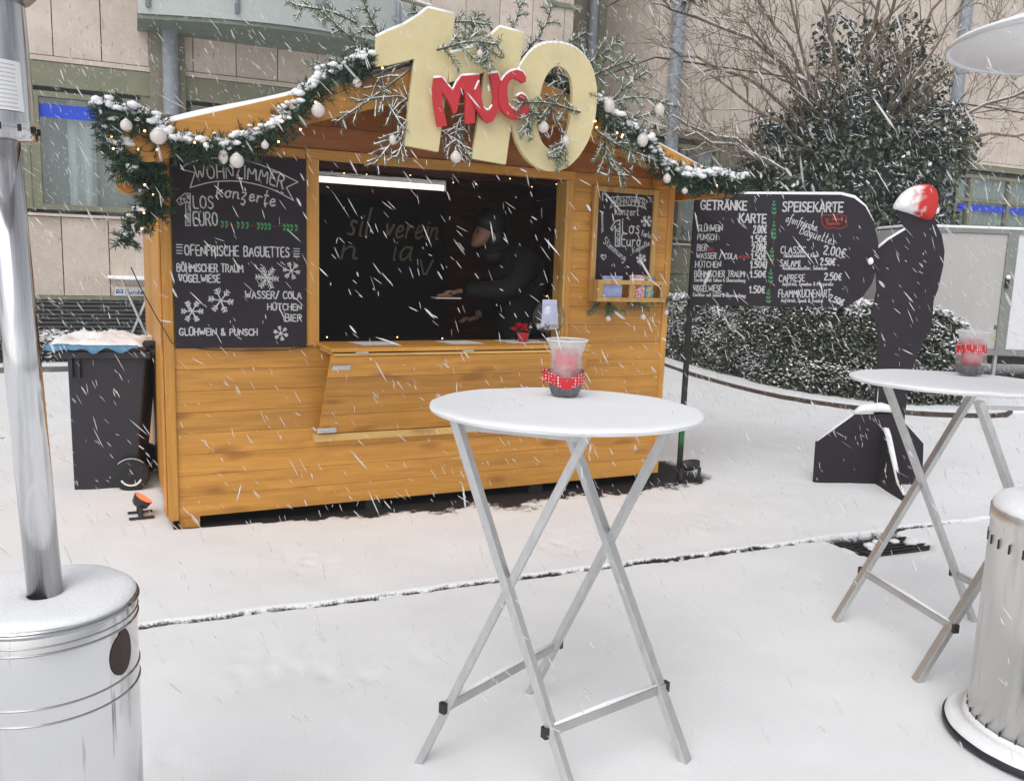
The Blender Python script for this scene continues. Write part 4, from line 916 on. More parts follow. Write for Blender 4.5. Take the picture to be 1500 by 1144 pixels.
# baubles
def bauble(px, py, r, v, label, oval=1.):
    u, z = at(px, py, v); rr = r*.0037
    b = thing('bauble', label, 'bauble', (u, v, z-rr), 'H', 'white baubles on the hut')
    M().ball((u, v, z), rr, 3, 0, (1, 1, oval)).build('ball', BAUB, b, smooth=True)
    M().tube([(u, v, z+rr*oval*.95), (u, v, z+rr*oval*.95+.008)], rr*.25, 8).build('cap', ALU, b)
    M().tube([(u, v, z+rr*oval), (u+.003, v+.01, z+rr*oval+.06)], .0012, 4).build('hanger', CABLE, b)
    if r > 4.5: M().ball((u, v-.0, z+rr*oval*.72), rr*.62, 2, .12, (1, 1, .5)).build('snow', SNOW, b, smooth=True)
for a in [(347, 236, 9, -.52, 'white bauble hanging in front of the word on the large chalkboard'), (327, 230, 6, -.51, 'small oval bauble left of the one over the large chalkboard', 1.5), (232, 200, 10, -.53, 'big white bauble at the left roof corner, above the corner post'), (185, 184, 7, -.52, 'snowy bauble leftmost on the roof corner'),
          (466, 162, 9, -.53, 'white bauble on the left garland where it nears the numbers'), (523, 122, 6, -.50, 'pearl bauble left of the first gold digit, in the branches'), (575, 205, 5, -.50, 'small bauble low beside the foot of the first gold digit', 1.4), (668, 231, 8, -.54, 'white bauble hanging over the lintel between the two ones'),
          (703, 79, 4.5, -.58, 'tiny bauble on the twig above the red letters', 1.3), (796, 187, 8, -.55, 'white bauble inside the gold zero, left of its hole'), (829, 207, 6, -.55, 'bauble at the lower right inside the gold zero', 1.3), (892, 155, 9, -.52, 'cream bauble in the snowy branches right of the gold zero', 1.2),
          (966, 161, 8, -.50, 'cream bauble at the tip of the long branch right of the zero', 1.2), (941, 206, 9, -.53, 'cream bauble on the right garland below the branch tips', 1.15), (977, 262, 6.5, -.53, 'white bauble under the right garland above the small chalkboard', 1.1), (1003, 280, 5, -.52, 'pearl bauble near the end of the right garland'),
          (388, 213, 5, -.54, 'small bauble half buried in snow on the left garland'), (891, 467, 5, -.09, 'left of the three small baubles below the brochure box'), (942, 465, 5, -.09, 'middle of the three small baubles below the brochure box'), (976, 458, 4.5, -.06, 'right of the three small baubles below the brochure box')]:
    bauble(*a)
# fairy lights
def lights(label, pts, r=.006, cable=True, grp='warm fairy light strings'):
    t = thing('fairy_lights', label, 'fairy lights', tuple(pts[0]), 'H', grp)
    if cable:
        Q = []
        for a, b in zip(pts[:-1], pts[1:]):
            a, b = np.array(a), np.array(b); Q += [a, (a+b)/2-np.array([0, 0, .015])]
        Q.append(np.array(pts[-1])); M().tube([tuple(q) for q in smooth3(Q, 1)], .0018, 4).build('cable', CABLE, t)
    for p in pts:
        M().ball(p, r, 1).build('bulb', BULB, t, smooth=True)
lights('warm fairy lights twinkling in the garland on the left roof edge', [h3(212, 192, -.53), h3(285, 209, -.54), h3(300, 212, -.54), h3(413, 178, -.55), h3(440, 190, -.54), h3(408, 208, -.54), h3(462, 150, -.54), h3(560, 100, -.52)], .0058)
lights('warm fairy lights in the garland tail at the left corner', [h3(163, 200, -.47), h3(166, 218, -.46), h3(203, 219, -.48), h3(230, 219, -.46), h3(212, 271, -.37), h3(224, 285, -.26), h3(211, 312, -.24), h3(208, 335, -.23)], .0056)
lights('warm fairy lights in the garland on the right roof edge', [h3(872, 178, -.53), h3(874, 187, -.53), h3(904, 195, -.54), h3(911, 201, -.54), h3(912, 198, -.54), h3(1050, 272, -.53)], .006)
op = [(x, y) for x, y in ((466, 256), (504, 254), (537, 256), (601, 257), (664, 268), (697, 270), (747, 262), (779, 274), (815, 270), (817, 312), (816, 346), (815, 378), (812, 414), (801, 434))]
lights('tiny fairy lights strung round the inside of the serving hatch', [h3(x, y, .16) for x, y in op], .0034)
lights('tiny fairy lights strung along the inner counter edge', [h3(x, y, .16) for x, y in ((479, 494), (582, 494), (648, 496), (790, 498))], .0042)
# thin black cable wandering down the hut
o = M().tube([h3(192, 392, -.09), h3(205, 420, -.03), h3(228, 462, -.03), h3(252, 503, -.03), h3(300, 512, -.02), h3(350, 514, -.016), h3(420, 513, -.016), h3(460, 506, -.03)], .003, 5).build('cable', CABLE, None, fr='H')
prop(o, 'thin dark cable running from the garland tail under the large chalkboard', 'cable')

# ------------------------------------------------------------------ PERSON inside
def skin_mesh(nodes, edges, rad, sub=2):
    me = bpy.data.meshes.new('tmp'); me.from_pydata(nodes, edges, []); o = bpy.data.objects.new('tmp', me); C.objects.link(o)
    o.modifiers.new('s', 'SKIN'); sd_ = o.modifiers.new('ss', 'SUBSURF'); sd_.levels = sub
    for i, r in enumerate(rad): me.skin_vertices[0].data[i].radius = (r, r) if not hasattr(r, '__len__') else r
    me.skin_vertices[0].data[0].use_root = True
    dg = bpy.context.evaluated_depsgraph_get(); ev = o.evaluated_get(dg); m2 = ev.to_mesh()
    V = [v.co[:] for v in m2.vertices]; Fc = [tuple(p.vertices) for p in m2.polygons]; ev.to_mesh_clear()
    bpy.data.objects.remove(o); bpy.data.meshes.remove(me); return V, Fc
SKIN = mat('skin', (.34, .18, .12), .5); JACK = mat('black_jacket', (.009, .009, .011), .8, bump=.3, bscale=30); HAIR = mat('dark_hair', (.012, .009, .008), .6)
hx, hz = at(712, 338, .70); vp = .70
per = thing('person', 'person in black cap and dark jacket reaching left behind the counter of the hut', 'person', (hx+.25, vp, .10), 'H')
px_, sh = hx+.20, hz-.20
hand = h3(668, 427, .55)
BN = [(px_+.10, vp, .98), (px_+.09, vp, 1.15), (px_+.05, vp, sh-.05), (hx+.09, vp, hz-.15), (hx+.05, vp, hz-.07),
      (px_+.04, vp-.17, sh), (hx+.10, vp-.22, 1.30), (hand[0]+.07, hand[1], hand[2]+.01),
      (px_+.06, vp+.17, sh), (px_-.02, vp+.24, 1.22), (px_-.2, vp+.12, 1.10),
      (px_+.11, vp-.09, .90), (px_+.05, vp-.1, .52), (px_+.10, vp-.1, .15), (px_+.02, vp-.1, .13),
      (px_+.11, vp+.09, .90), (px_+.12, vp+.1, .52), (px_+.16, vp+.1, .15), (px_+.08, vp+.1, .13)]
BE = [(0, 1), (1, 2), (2, 3), (3, 4), (2, 5), (5, 6), (6, 7), (2, 8), (8, 9), (9, 10), (0, 11), (11, 12), (12, 13), (13, 14), (0, 15), (15, 16), (16, 17), (17, 18)]
BRd = [.13, .13, .14, .055, .05, .06, .045, .028, .06, .045, .03, .085, .06, .045, .04, .085, .06, .045, .04]
V, Fc = skin_mesh(BN, BE, BRd); bd = M(); bd.add(V, Fc)
# head: an egg with brow, nose and chin, looking left and down
V = ICO[3][0].copy(); 
V[:, 2] *= 1.22; V[:, 1] *= .82
f = -V[:, 0]
V[:, 0] -= np.clip(f, 0, 1)*0
nose = np.exp(-((V[:, 2]+.12)/.16)**2-(V[:, 1]/.14)**2)*(f > .5); V[:, 0] -= nose*.22
chin = np.exp(-((V[:, 2]+.85)/.2)**2-(V[:, 1]/.3)**2)*(f > .1); V[:, 0] -= chin*.16
eye = np.exp(-((V[:, 2]-.10)/.10)**2-((np.abs(V[:, 1])-.32)/.14)**2)*(f > .5); V[:, 0] += eye*.10
Vh = V*.098; ca, sa = math.cos(.35), math.sin(.35)
Vh = np.stack([Vh[:, 0]*ca+Vh[:, 2]*sa*-1*-1, Vh[:, 1], -Vh[:, 0]*sa*-1+Vh[:, 2]*ca], 1)
hc = np.array([hx+.0, vp, hz]); bd.add(Vh+hc, ICO[3][1])
bd.ball((hx+.02, vp-.085, hz-.01), .022, 2, 0, (.6, .5, 1)); bd.build('body', SKIN, per, smooth=True)
JN = [(px_+.10, vp, .85), (px_+.10, vp, 1.0), (px_+.08, vp, 1.18), (px_+.05, vp, sh-.05), (hx+.10, vp, hz-.13), (px_+.04, vp-.19, sh-.01), (hx+.10, vp-.23, 1.30), (hand[0]+.062, hand[1], hand[2]+.006), (px_+.06, vp+.19, sh-.01), (px_-.02, vp+.25, 1.22), (px_-.185, vp+.125, 1.10)]
V, Fc = skin_mesh(JN, [(0, 1), (1, 2), (2, 3), (3, 4), (3, 5), (5, 6), (6, 7), (3, 8), (8, 9), (9, 10)], [.18, .19, .20, .19, .10, .11, .085, .052, .11, .085, .055])
M().add(V, Fc).tube([(hx+.06+.085*math.cos(a), vp+.085*math.sin(a), hz-.115+.03*math.cos(a)) for a in np.linspace(0, 6.283, 17)], .034, 8).build('jacket', JACK, per, smooth=True)
cap = M(); V = ICO[3][0].copy()*np.array([.128, .112, .125]); V[:, 2] = np.maximum(V[:, 2], -.075-V[:, 0]*.60); cap.add(V+hc+np.array([.030, 0, .045]), ICO[3][1])
cap.build('cap', HAIR, per, smooth=True)
hr = M(); hr.ball(hc+np.array([.060, 0, -.035]), .105, 3, .03, (.85, 1.0, 1.2)); hr.build('hair', HAIR, per, smooth=True)
for hx0 in (np.array(hand), np.array((px_-.235, vp+.115, 1.085))):
    hn = M()
    nodes = [tuple(hx0+np.array([.05, 0, .005])), tuple(hx0+np.array([.01, 0, 0])), tuple(hx0+np.array([-.015, 0, -.002]))]; ed = [(0, 1), (1, 2)]; rd = [.024, (.032, .016), (.036, .014)]
    V, Fc = skin_mesh(nodes, ed, rd, 2); hn.add(V, Fc)
    for k, (dy, L) in enumerate(((-.027, .062), (-.009, .072), (.009, .068), (.026, .052))):
        b0 = hx0+np.array([-.03, dy, -.002]); V, Fc = skin_mesh([tuple(b0+np.array([.015, 0, 0])), tuple(b0+np.array([-L*.4, dy*.1, .003])), tuple(b0+np.array([-L*.75, dy*.15, -.012])), tuple(b0+np.array([-L, dy*.15, -.028]))], [(0, 1), (1, 2), (2, 3)], [.010, .009, .0085, .007], 1); hn.add(V, Fc)
    b0 = hx0+np.array([0, -.028, 0]); V, Fc = skin_mesh([tuple(b0), tuple(b0+np.array([-.025, -.018, -.006])), tuple(b0+np.array([-.05, -.02, -.016]))], [(0, 1), (1, 2)], [.013, .011, .009], 1); hn.add(V, Fc)
    hn.build('hand', SKIN, per, smooth=True)
M().ball((hx+.055, vp, hz-.165), .10, 3, 0, (1.05, 1.0, .75)).build('scarf', HAIR, per, smooth=True)
ey = M()
for sg in (-1, 1):
    q = np.array([-.088, sg*.031, .018]); q = np.array([q[0]*ca+q[2]*sa, q[1], q[0]*sa+q[2]*ca]); ey.ball(hc+q, .010, 2, 0, (.6, 1.2, .6))
ey.build('eyes', HAIR, per, smooth=True)
TR = mat('dark_trousers', (.02, .02, .03), .85)
V, Fc = skin_mesh([BN[0]]+[tuple(BN[i]) for i in (11, 12, 13, 15, 16, 17)], [(0, 1), (1, 2), (2, 3), (0, 4), (4, 5), (5, 6)], [.15, .1, .075, .065, .1, .075, .065]); M().add(V, Fc).build('trousers', TR, per, smooth=True)
# tray of food the person is handling
tr_ = thing('paper_tray', 'small pale tray of food held out over the counter by the person', 'tray', (hand[0]-.06, hand[1], hand[2]-.05), 'H')
M().box(hand[0]-.16, hand[0]+.02, hand[1]-.05, hand[1]+.05, hand[2]-.048, hand[2]-.040).build('tray_base', WHITEP, tr_)
FOOD = mat('baked_crust', (.45, .22, .09), .8, var=.5, vscale=40)
M().ball((hand[0]-.08, hand[1], hand[2]-.028), .022, 2, .2, (2.6, 1.4, .7)).build('baguette', FOOD, tr_, smooth=True)

# ------------------------------------------------------------------ things on the counter
PAP = mat('white_paper', (.75, .76, .80), .7, var=.1)
for (x0, x1, lab) in ((525, 578, 'sheet of paper lying at the left of the hut counter'), (654, 702, 'sheet of paper lying in the middle of the hut counter'), (742, 800, 'paper sheet under the red flower pot on the counter')):
    a = at(x0, 508, -.15)[0]; b = at(x1, 508, -.15)[0]
    p = M(); p.add([(a, -.24, 1.0155), (b, -.24, 1.0155), (b-.04, -.06, 1.0155), (a-.04, -.06, 1.0155), (a, -.24, 1.0165), (b, -.24, 1.0165), (b-.04, -.06, 1.0165), (a-.04, -.06, 1.0165)], [(3, 2, 1, 0), (4, 5, 6, 7), (0, 1, 5, 4), (1, 2, 6, 5), (2, 3, 7, 6), (3, 0, 4, 7)])
    o = p.build('paper_sheet', PAP, None, fr='H', loc=(a, -.15, 1.0155)); prop(o, lab, 'paper', 'paper sheets on the counter')
REDP = mat('red_pot', (.55, .02, .03), .35); PET = mat('red_petals', (.50, .012, .035), .5, var=.3, vscale=40); LF = mat('leaf_green', (.03, .09, .03), .6)
u, z = at(766, 503, -.17); z = 1.0168
fp = thing('flower_pot', 'small red pot with a red flower standing on the hut counter', 'potted plant', (u, -.17, z), 'H')
M().lathe([(.026, 0), (.036, .052), (.040, .056), (.037, .058), (.032, .05), (.001, .048)], (u, -.17, z), 24).build('pot', REDP, fp, smooth=True)
fl = M()
for i in range(46):
    a = rng.uniform(0, 6.28); e = rng.uniform(-.1, 1.2); d = np.array([math.cos(a)*math.cos(e), math.sin(a)*math.cos(e)*.7, math.sin(e)*.5]); c = np.array([u-.02, -.17, z+.082])+d*rng.uniform(.0, .035)
    V, Fc = blades(c[None], d[None], [rng.uniform(.025, .045)], [.022]); fl.add(V, Fc)
fl.build('petals', PET, fp)
fl = M()
for i in range(14):
    a = rng.uniform(0, 6.28); d = np.array([math.cos(a), math.sin(a), .3]); V, Fc = blades(np.array([[u, -.17, z+.055]]), d[None], [.05], [.025]); fl.add(V, Fc)
fl.build('leaves', LF, fp)
fl = M()
for i in range(8):
    V, Fc = blades(np.array([[u+.03+rng.uniform(0, .03), -.18, z+.085]]), np.array([[rng.normal(), rng.normal(), .4]]), [.022], [.010]); fl.add(V, Fc)
fl.build('white_blossoms', WHITEP, fp)
# goblet with slips of paper
u = at(803, 490, -.18)[0]; z = 1.0145
gb = thing('glass_goblet', 'large round glass goblet full of folded slips on the counter by the right post', 'goblet', (u, -.18, z), 'H')
prof = [(.055, 0), (.055, .004), (.012, .010), (.009, .02), (.009, .045), (.02, .055), (.07, .075), (.098, .115), (.104, .15), (.095, .19), (.078, .22), (.072, .235)]
M().lathe(prof+[(r-.0025, zz) for r, zz in prof[::-1] if zz > .056], (u, -.18, z), 40).build('bowl', CLEAR, gb, smooth=True)
ps = M()
for i in range(60):
    a = rng.uniform(0, 6.28); rr = rng.uniform(0, .07); c = (u+rr*math.cos(a), -.18+rr*math.sin(a), z+.085+rng.uniform(0, .035))
    d = rng.normal(size=3); d[2] *= .3; e = np.cross(d, rng.normal(size=3)); d = d/np.linalg.norm(d)*.016; e = e/np.linalg.norm(e)*.010
    c = np.array(c); ps.add([c-d-e, c+d-e, c+d+e, c-d+e], [(0, 1, 2, 3)])
ps.build('paper_slips', PAP, gb)
M().add([(u-.060, -.20, z+.09), (u+.060, -.20, z+.09), (u+.052, -.175, z+.26), (u-.045, -.175, z+.26), (u-.060, -.197, z+.09), (u+.060, -.197, z+.09), (u+.052, -.172, z+.26), (u-.045, -.172, z+.26)], [(0, 1, 2, 3), (7, 6, 5, 4), (0, 4, 5, 1), (1, 5, 6, 2), (2, 6, 7, 3), (3, 7, 4, 0)]).build('paper_card', mat('lilac_paper', (.55, .57, .78), .7), gb)

# ------------------------------------------------------------------ MENU BOARD and cut-out waiter (world frame, facing the camera)
YC = 5.94
cv = lambda x, y: (1000+x/4.973, 250+y/4.973)
def oc(P, y=YC, c=None): return [at(*(c(*p) if c else p), y, 'W') for p in P]
mbo = thing('menu_board', 'black menu board with drinks and food prices held up by a post beside the hut', 'menu board', (1.24, YC, 0), 'W')
out = [(1010, 447), (1018, 284), (1232, 285), (1252, 290), (1268, 303), (1280, 325), (1287, 355), (1286, 388), (1278, 415), (1264, 435), (1240, 450), (1130, 449)]
M().prism(oc(out), YC, YC+.018).build('board', BLACKB, mbo, bevel=.002)
(pa, pz) = at(1013, 447, YC, 'W'); 
pst = M().box(1.215, 1.25, YC+.019, YC+.055, -.02, 1.95).build('post', BLACKB, mbo)
ed = oc(out[1:6]); mb = M()
mb.tube([(p[0], YC+.01, p[1]+.004) for p in ed], [.010, .013, .014, .010, .006], 7); mb.build('snow', SNOW, mbo, smooth=True)
wr = Writer('W', YC-.0012, cv); BS, LS, SS = 11, 6.5, 4.5
mb = M()
for t, b, h in (('GETRÄNKE', [(132, 283), (465, 288)], 62), ('KARTE', [(412, 378), (606, 382)], 62), ('SPEISEKARTE', [(727, 298), (1165, 302)], 66)):
    wr.text(mb, t, b, h, BS, 0, False)
mb.build('lettering', CHALK, mbo)
mb = M()
for t, b, h in (('GLÜHWEIN', [(110, 443), (288, 443)], 45), ('PUNSCH', [(108, 505), (245, 506)], 42), ('BIER', [(105, 585), (176, 585)], 45), ('WASSER / COLA', [(100, 640), (395, 646)], 42), ('HÜTCHEN', [(92, 705), (276, 705)], 42), ('BÖHMISCHER TRAUM', [(86, 775), (448, 775)], 45), ('VOGELWIESE', [(78, 880), (282, 880)], 45)): wr.text(mb, t, b, h, LS)
mb.build('lettering', CHALK, mbo); mb = M()
for t, b, h in (('2.00€', [(514, 457), (610, 457)], 56), ('1.50€', [(497, 525), (609, 525)], 50), ('2.00€', [(502, 590), (608, 590)], 54), ('1.50€', [(497, 650), (606, 650)], 50), ('1.50€', [(492, 707), (602, 707)], 46), ('1.50€', [(490, 778), (604, 778)], 46), ('1.50€', [(483, 890), (596, 893)], 50)): wr.text(mb, t, b, h, 9)
mb.build('price_lettering', CHALK, mbo); mb = M()
for t, b in (('Eierlikör mit Sahne & Überraschung'.replace('Ü', 'Ü'), [(86, 808), (455, 811)]), ('Eierlikör mit Sahne & Überraschung', [(76, 915), (458, 922)]), ('Hinterschinken & Käse', [(738, 632), (982, 630)]), ('Knoblauchbutter, Schinken', [(730, 722), (1052, 722)]), ('Aufstrich, Tomaten & Mozzarella', [(727, 838), (1095, 838)]), ('Aufstrich, Speck & Zwiebel', [(717, 957), (1020, 960)])): wr.text(mb, t, b, 26, SS)
mb.build('small_lettering', CHALK, mbo); mb = M()
for t, b, h in (('CLASSIC', [(715, 603), (893, 603)], 50), ('SALAMI', [(710, 697), (853, 697)], 46), ('CAPRESE', [(702, 810), (888, 806)], 50), ('FLAMMKUCHENART', [(697, 922), (1075, 924)], 56)): wr.text(mb, t, b, h, LS)
wr.text(mb, 'ofenfrische', [(748, 372), (870, 408), (970, 440)], 62, 6, .15); wr.text(mb, 'Baguettes', [(850, 458), (980, 505), (1100, 545)], 68, 6, .15)
mb.build('lettering', CHALK, mbo); mb = M()
for t, b, h in (('2.00€', [(1022, 606), (1180, 636)], 62), ('2.50€', [(1002, 688), (1108, 690)], 48), ('2.50€', [(1030, 797), (1155, 800)], 52), ('2.50€', [(1062, 943), (1165, 984)], 42)): wr.text(mb, t, b, h, 9)
mb.build('price_lettering', CHALK, mbo); mb = M()
wr.line(mb, chaik([(1010, 340), (1040, 320), (1090, 328), (1140, 318), (1195, 335), (1190, 370), (1198, 405), (1150, 428), (1100, 415), (1050, 425), (1020, 395), (1010, 340)]), 5)
wr.text(mb, 'zu jedem', [(1040, 362), (1165, 362)], 24, 5); wr.text(mb, 'Baguette', [(1050, 395), (1145, 395)], 24, 5); wr.text(mb, 'BIO', [(190, 585), (225, 585)], 20, 4); wr.text(mb, 'mit/ohne', [(405, 635), (485, 638)], 22, 4)
mb.build('red_lettering', REDCH, mbo); mb = M()
for cx, cy, n in ((665, 320, 3), (664, 500, 4), (650, 662, 3), (640, 820, 3), (624, 965, 3)):
    for k in range(n):
        y = cy-k*30; wr.leaf(mb, cx, y, -2.2, 30-3*k); wr.leaf(mb, cx, y, -.9, 30-3*k)
    wr.leaf(mb, cx, cy-n*30+10, -1.57, 24)
mb.build('vine_drawing', GREENCH, mbo); mb = M(); wr.line(mb, [(665, 320), (664, 500), (650, 662), (640, 820), (624, 965)], 2); mb.build('vine_stem', REDCH, mbo)

co_ = thing('cutout_figure', 'flat black plywood figure of a waiter on a black base, behind the right table', 'cut-out figure', (2.6, YC+.03, 0), 'W')
YF = YC+.019
fig = [(1281, 602), (1286, 534), (1286, 472), (1276, 464), (1285, 425), (1284, 400), (1268, 392), (1274, 375), (1282, 368), (1300, 352), (1328, 336), (1318, 322), (1312, 305), (1318, 292), (1330, 282), (1345, 276), (1362, 282), (1372, 300), (1370, 325), (1380, 345), (1384, 368), (1382, 390), (1374, 425), (1368, 440), (1366, 470), (1362, 488), (1346, 512), (1337, 540), (1326, 605), (1323, 655), (1282, 655)]
M().prism(oc(fig, YF), YF, YF+.018).build('figure_panel', BLACKB, co_, bevel=.002)
bp_ = [(1192, 707), (1196, 648), (1252, 608), (1314, 606), (1353, 650), (1351, 713)]
M().prism(oc(bp_, YF-.03), YF-.03, YF-.002).build('base_panel', BLACKB, co_, bevel=.002)
# brace board at right angles to the base
bx_ = at(1278, 700, YF, 'W')[0]+.02
M().prismx([(YF-.03, .0), (YF-.03, .40), (YF-.10, .41), (YF-.14, .37), (5.46, .0)], bx_-.009, bx_+.009).build('brace', BLACKB, co_)
M().tube([(bx_, YF-.05, .412), (bx_, YF-.10, .415), (bx_, YF-.145, .375), (bx_, 5.60, .115), (bx_, 5.50, .045)], [.012, .020, .020, .016, .008], 8).build('snow', SNOW, co_, smooth=True)
P = oc([(1250, 607), (1262, 600), (1290, 598), (1316, 603)], YF-.02); M().tube([(p[0], YF-.02, p[1]+.008) for p in P], [.012, .030, .034, .02], 9).build('snow', SNOW, co_, smooth=True)
P = oc([(1197, 647), (1225, 626), (1250, 608)], YF-.02); M().tube([(p[0], YF-.016, p[1]+.003) for p in P], .008, 7).build('snow', SNOW, co_, smooth=True)
P = oc([(1282, 367), (1300, 352), (1326, 336)], YF); M().tube([(p[0], YF+.008, p[1]+.003) for p in P], .010, 7).build('snow', SNOW, co_, smooth=True)
u, z = at(1276, 383, YC-.02, 'W'); M().ball((u, YC-.012, z), .024, 2, .2, (.8, .6, 1.1)).build('snow', SNOW, co_, smooth=True)
HATR = mat('red_felt', (.58, .035, .03), .9, var=.2, vscale=30, bump=.3); HATM = bpy.data.materials.new('snow_dusted_felt')
HATM.use_nodes = True; t = HATM.node_tree; b = t.nodes['Principled BSDF']; b.inputs['Roughness'].default_value = .9
tc = t.nodes.new('ShaderNodeTexCoord'); sx_ = t.nodes.new('ShaderNodeSeparateXYZ'); t.links.new(tc.outputs['Object'], sx_.inputs[0])
n_ = t.nodes.new('ShaderNodeTexNoise'); n_.inputs['Scale'].default_value = 18; n_.inputs['Detail'].default_value = 6; t.links.new(tc.outputs['Object'], n_.inputs[0])
ma = t.nodes.new('ShaderNodeMath'); ma.operation = 'MULTIPLY_ADD'; ma.inputs[1].default_value = 4.2; ma.inputs[2].default_value = -.52; t.links.new(sx_.outputs['X'], ma.inputs[0])
mb_ = t.nodes.new('ShaderNodeMath'); mb_.operation = 'ADD'; t.links.new(ma.outputs[0], mb_.inputs[0]); t.links.new(n_.outputs['Fac'], mb_.inputs[1])
rp = t.nodes.new('ShaderNodeValToRGB'); e = rp.color_ramp.elements; e[0].position = .36; e[0].color = (.9, .9, .9, 1); e[1].position = .66; e[1].color = (.58, .035, .03, 1); t.links.new(mb_.outputs[0], rp.inputs[0]); t.links.new(rp.outputs[0], b.inputs['Base Color'])
(hx_, hz_) = at(1336, 300, YC, 'W')
ht = thing('santa_hat', 'red santa hat with white brim and snow on the head of the flat black figure', 'hat', (hx_-.10, YC+.03, hz_-.02), 'W')
hb = M(); Ph = oc([(1311, 302), (1318, 288), (1330, 277), (1346, 269), (1364, 268), (1374, 276), (1378, 290), (1375, 308), (1368, 326), (1352, 321), (1333, 312), (1309, 307)], YC)
n = len(Ph); cx = sum(p[0] for p in Ph)/n; cz = sum(p[1] for p in Ph)/n; V = []; Fc = []
K = 7
for j in range(K):
    t_ = -1+2*j/(K-1); s_ = math.sqrt(max(0.02, 1-t_*t_))
    for p in Ph: V.append((cx+(p[0]-cx)*(.35+.65*s_), YC+.028+t_*.075, cz+(p[1]-cz)*(.35+.65*s_)))
for j in range(K-1):
    for i in range(n): Fc.append((j*n+i, (j+1)*n+i, (j+1)*n+(i+1) % n, j*n+(i+1) % n))
Fc += [tuple(range(n)), tuple(range(K*n-1, (K-1)*n-1, -1))]
ho = hb.add(V, Fc).build('hat_body', HATM, ht, smooth=True); ss = ho.modifiers.new('s', 'SUBSURF'); ss.levels = 1; ss.render_levels = 1
P = oc([(1374, 308)], YC)[0]; M().ball((P[0], YC+.03, P[1]), .024, 2, .15).build('pompom', SNOW, ht, smooth=True)

# ------------------------------------------------------------------ STANDING TABLES
def stand_table(label, feet, pairs, rails, ctr, zt_=1.082, rad=.40, tilt=(0, 0)):
    t = thing('standing_table', label, 'standing table', (ctr[0], ctr[1], 0), 'W', 'folding bar tables covered in snow')
    tp_ = M().lathe([(0.001, zt_-.013), (rad-.005, zt_-.013), (rad, zt_-.010), (rad, zt_-.003), (rad-.004, zt_), (0.001, zt_)], (ctr[0], ctr[1], 0), 72).build('table_top', GREYW, t, smooth=False)
    # snow cushion
    V = []; n = 96; rr = [0, .2, .4, .6, .8, .9, .95, .985, 1.0, 1.006, 1.004]; hh = [.011, .011, .0105, .010, .0095, .009, .008, .006, .003, -.001, -.004]
    sn = M()
    for r_, h_ in zip(rr, hh):
        for j in range(n):
            a = 2*math.pi*j/n; e = 1+.006*mnoise.noise(Vector((math.cos(a)*6, math.sin(a)*6, ctr[0])))*(r_ > .9)
            x, y = r_*rad*math.cos(a)*e, r_*rad*math.sin(a)*e; V.append((ctr[0]+x, ctr[1]+y, zt_+h_+.0025*mnoise.noise(Vector((x*9, y*9, 2)))))
    k = len(rr); sn.add(V, [(i*n+j, i*n+(j+1) % n, (i+1)*n+(j+1) % n, (i+1)*n+j) for i in range(k-1) for j in range(n)]); sn_ = sn.build('snow', SNOW, t, smooth=True)
    for o_ in (tp_, sn_): o_.rotation_euler.x = -R(1.2); o_.location = (0, -math.sin(R(1.2))*zt_, 0)
    legs = {}
    for a, b, fa, fb_, off in pairs:
        A, B = np.array((*feet[a], -.01)), np.array((*feet[b], -.01)); d = B-A; nrm = np.array([-d[1], d[0], 0]); nrm /= np.linalg.norm(nrm)
        for (f0, g, sgn) in ((a, fb_, 1), (b, fa, -1)):
            top = A+d*g; top[2] = zt_-.016; bot = (A if f0 == a else B).copy(); o_ = nrm*.010*sgn*off
            M().bar(tuple(bot+o_), tuple(top+o_), .022, .040, tuple(nrm)).build('leg', ALU, t, bevel=.002); legs[f0] = (bot+o_, top+o_)
        # pivot bolt
        x0, x1 = legs[a][0], legs[a][1]; s_ = 1/(fb_-fa+1); c = x0+(x1-x0)*s_
        M().tube([tuple(c-nrm*.026), tuple(c+nrm*.026)], .008, 8).build('bolt', DARK, t)
        M().bar(tuple(A+d*(fa-.0)+np.array([0, 0, zt_-.030])), tuple(A+d*(fb_+.0)+np.array([0, 0, zt_-.030])), .012, .014).build('support_rail', ALU, t)
    for a, b, z in rails:
        pa = legs[a][0]+(legs[a][1]-legs[a][0])*(z/(zt_)); pb = legs[b][0]+(legs[b][1]-legs[b][0])*(z/zt_); d = pb-pa; d /= np.linalg.norm(d)
        pa = pa-d*.025; pb = pb+d*.025; w_ = np.cross(d, (0, 0, 1)); 
        M().bar(tuple(pa+np.array([0, 0, .0])), tuple(pb), .018, .028).build('foot_rail', STEELD, t, bevel=.002)
        for q in (pa, pb): M().bar(tuple(q-d*.007), tuple(q+d*.007), .022, .032).build('end_cap', BLKP, t)
        M().tube([tuple(pa+d*.02+np.array([0, 0, .015])), tuple((pa+pb)/2+np.array([0, 0, .018])), tuple(pb-d*.02+np.array([0, 0, .014]))], [.005, .008, .005], 6).build('snow', SNOW, t, smooth=True)
    return t
f1 = {'A': (-.246, 2.356), 'B': (.222, 2.205), 'C': (.586, 2.423), 'D': (.098, 2.802)}
stand_table('round snow covered standing table in the middle, with a red candle jar', f1, [('A', 'B', .20, .97, 1), ('D', 'C', .12, .80, 1)], [('A', 'D', .21), ('B', 'C', .21)], (.160, 2.47))
f2 = {'E': (1.463, 3.528), 'F': (1.568, 2.99), 'G': (2.09, 3.587), 'H': (2.20, 3.05)}
stand_table('round snow covered standing table at the right edge beside the steel heater', f2, [('E', 'G', .16, .86, 1), ('F', 'H', .16, .86, 1)], [('E', 'F', .22), ('G', 'H', .22)], (1.80, 3.41))
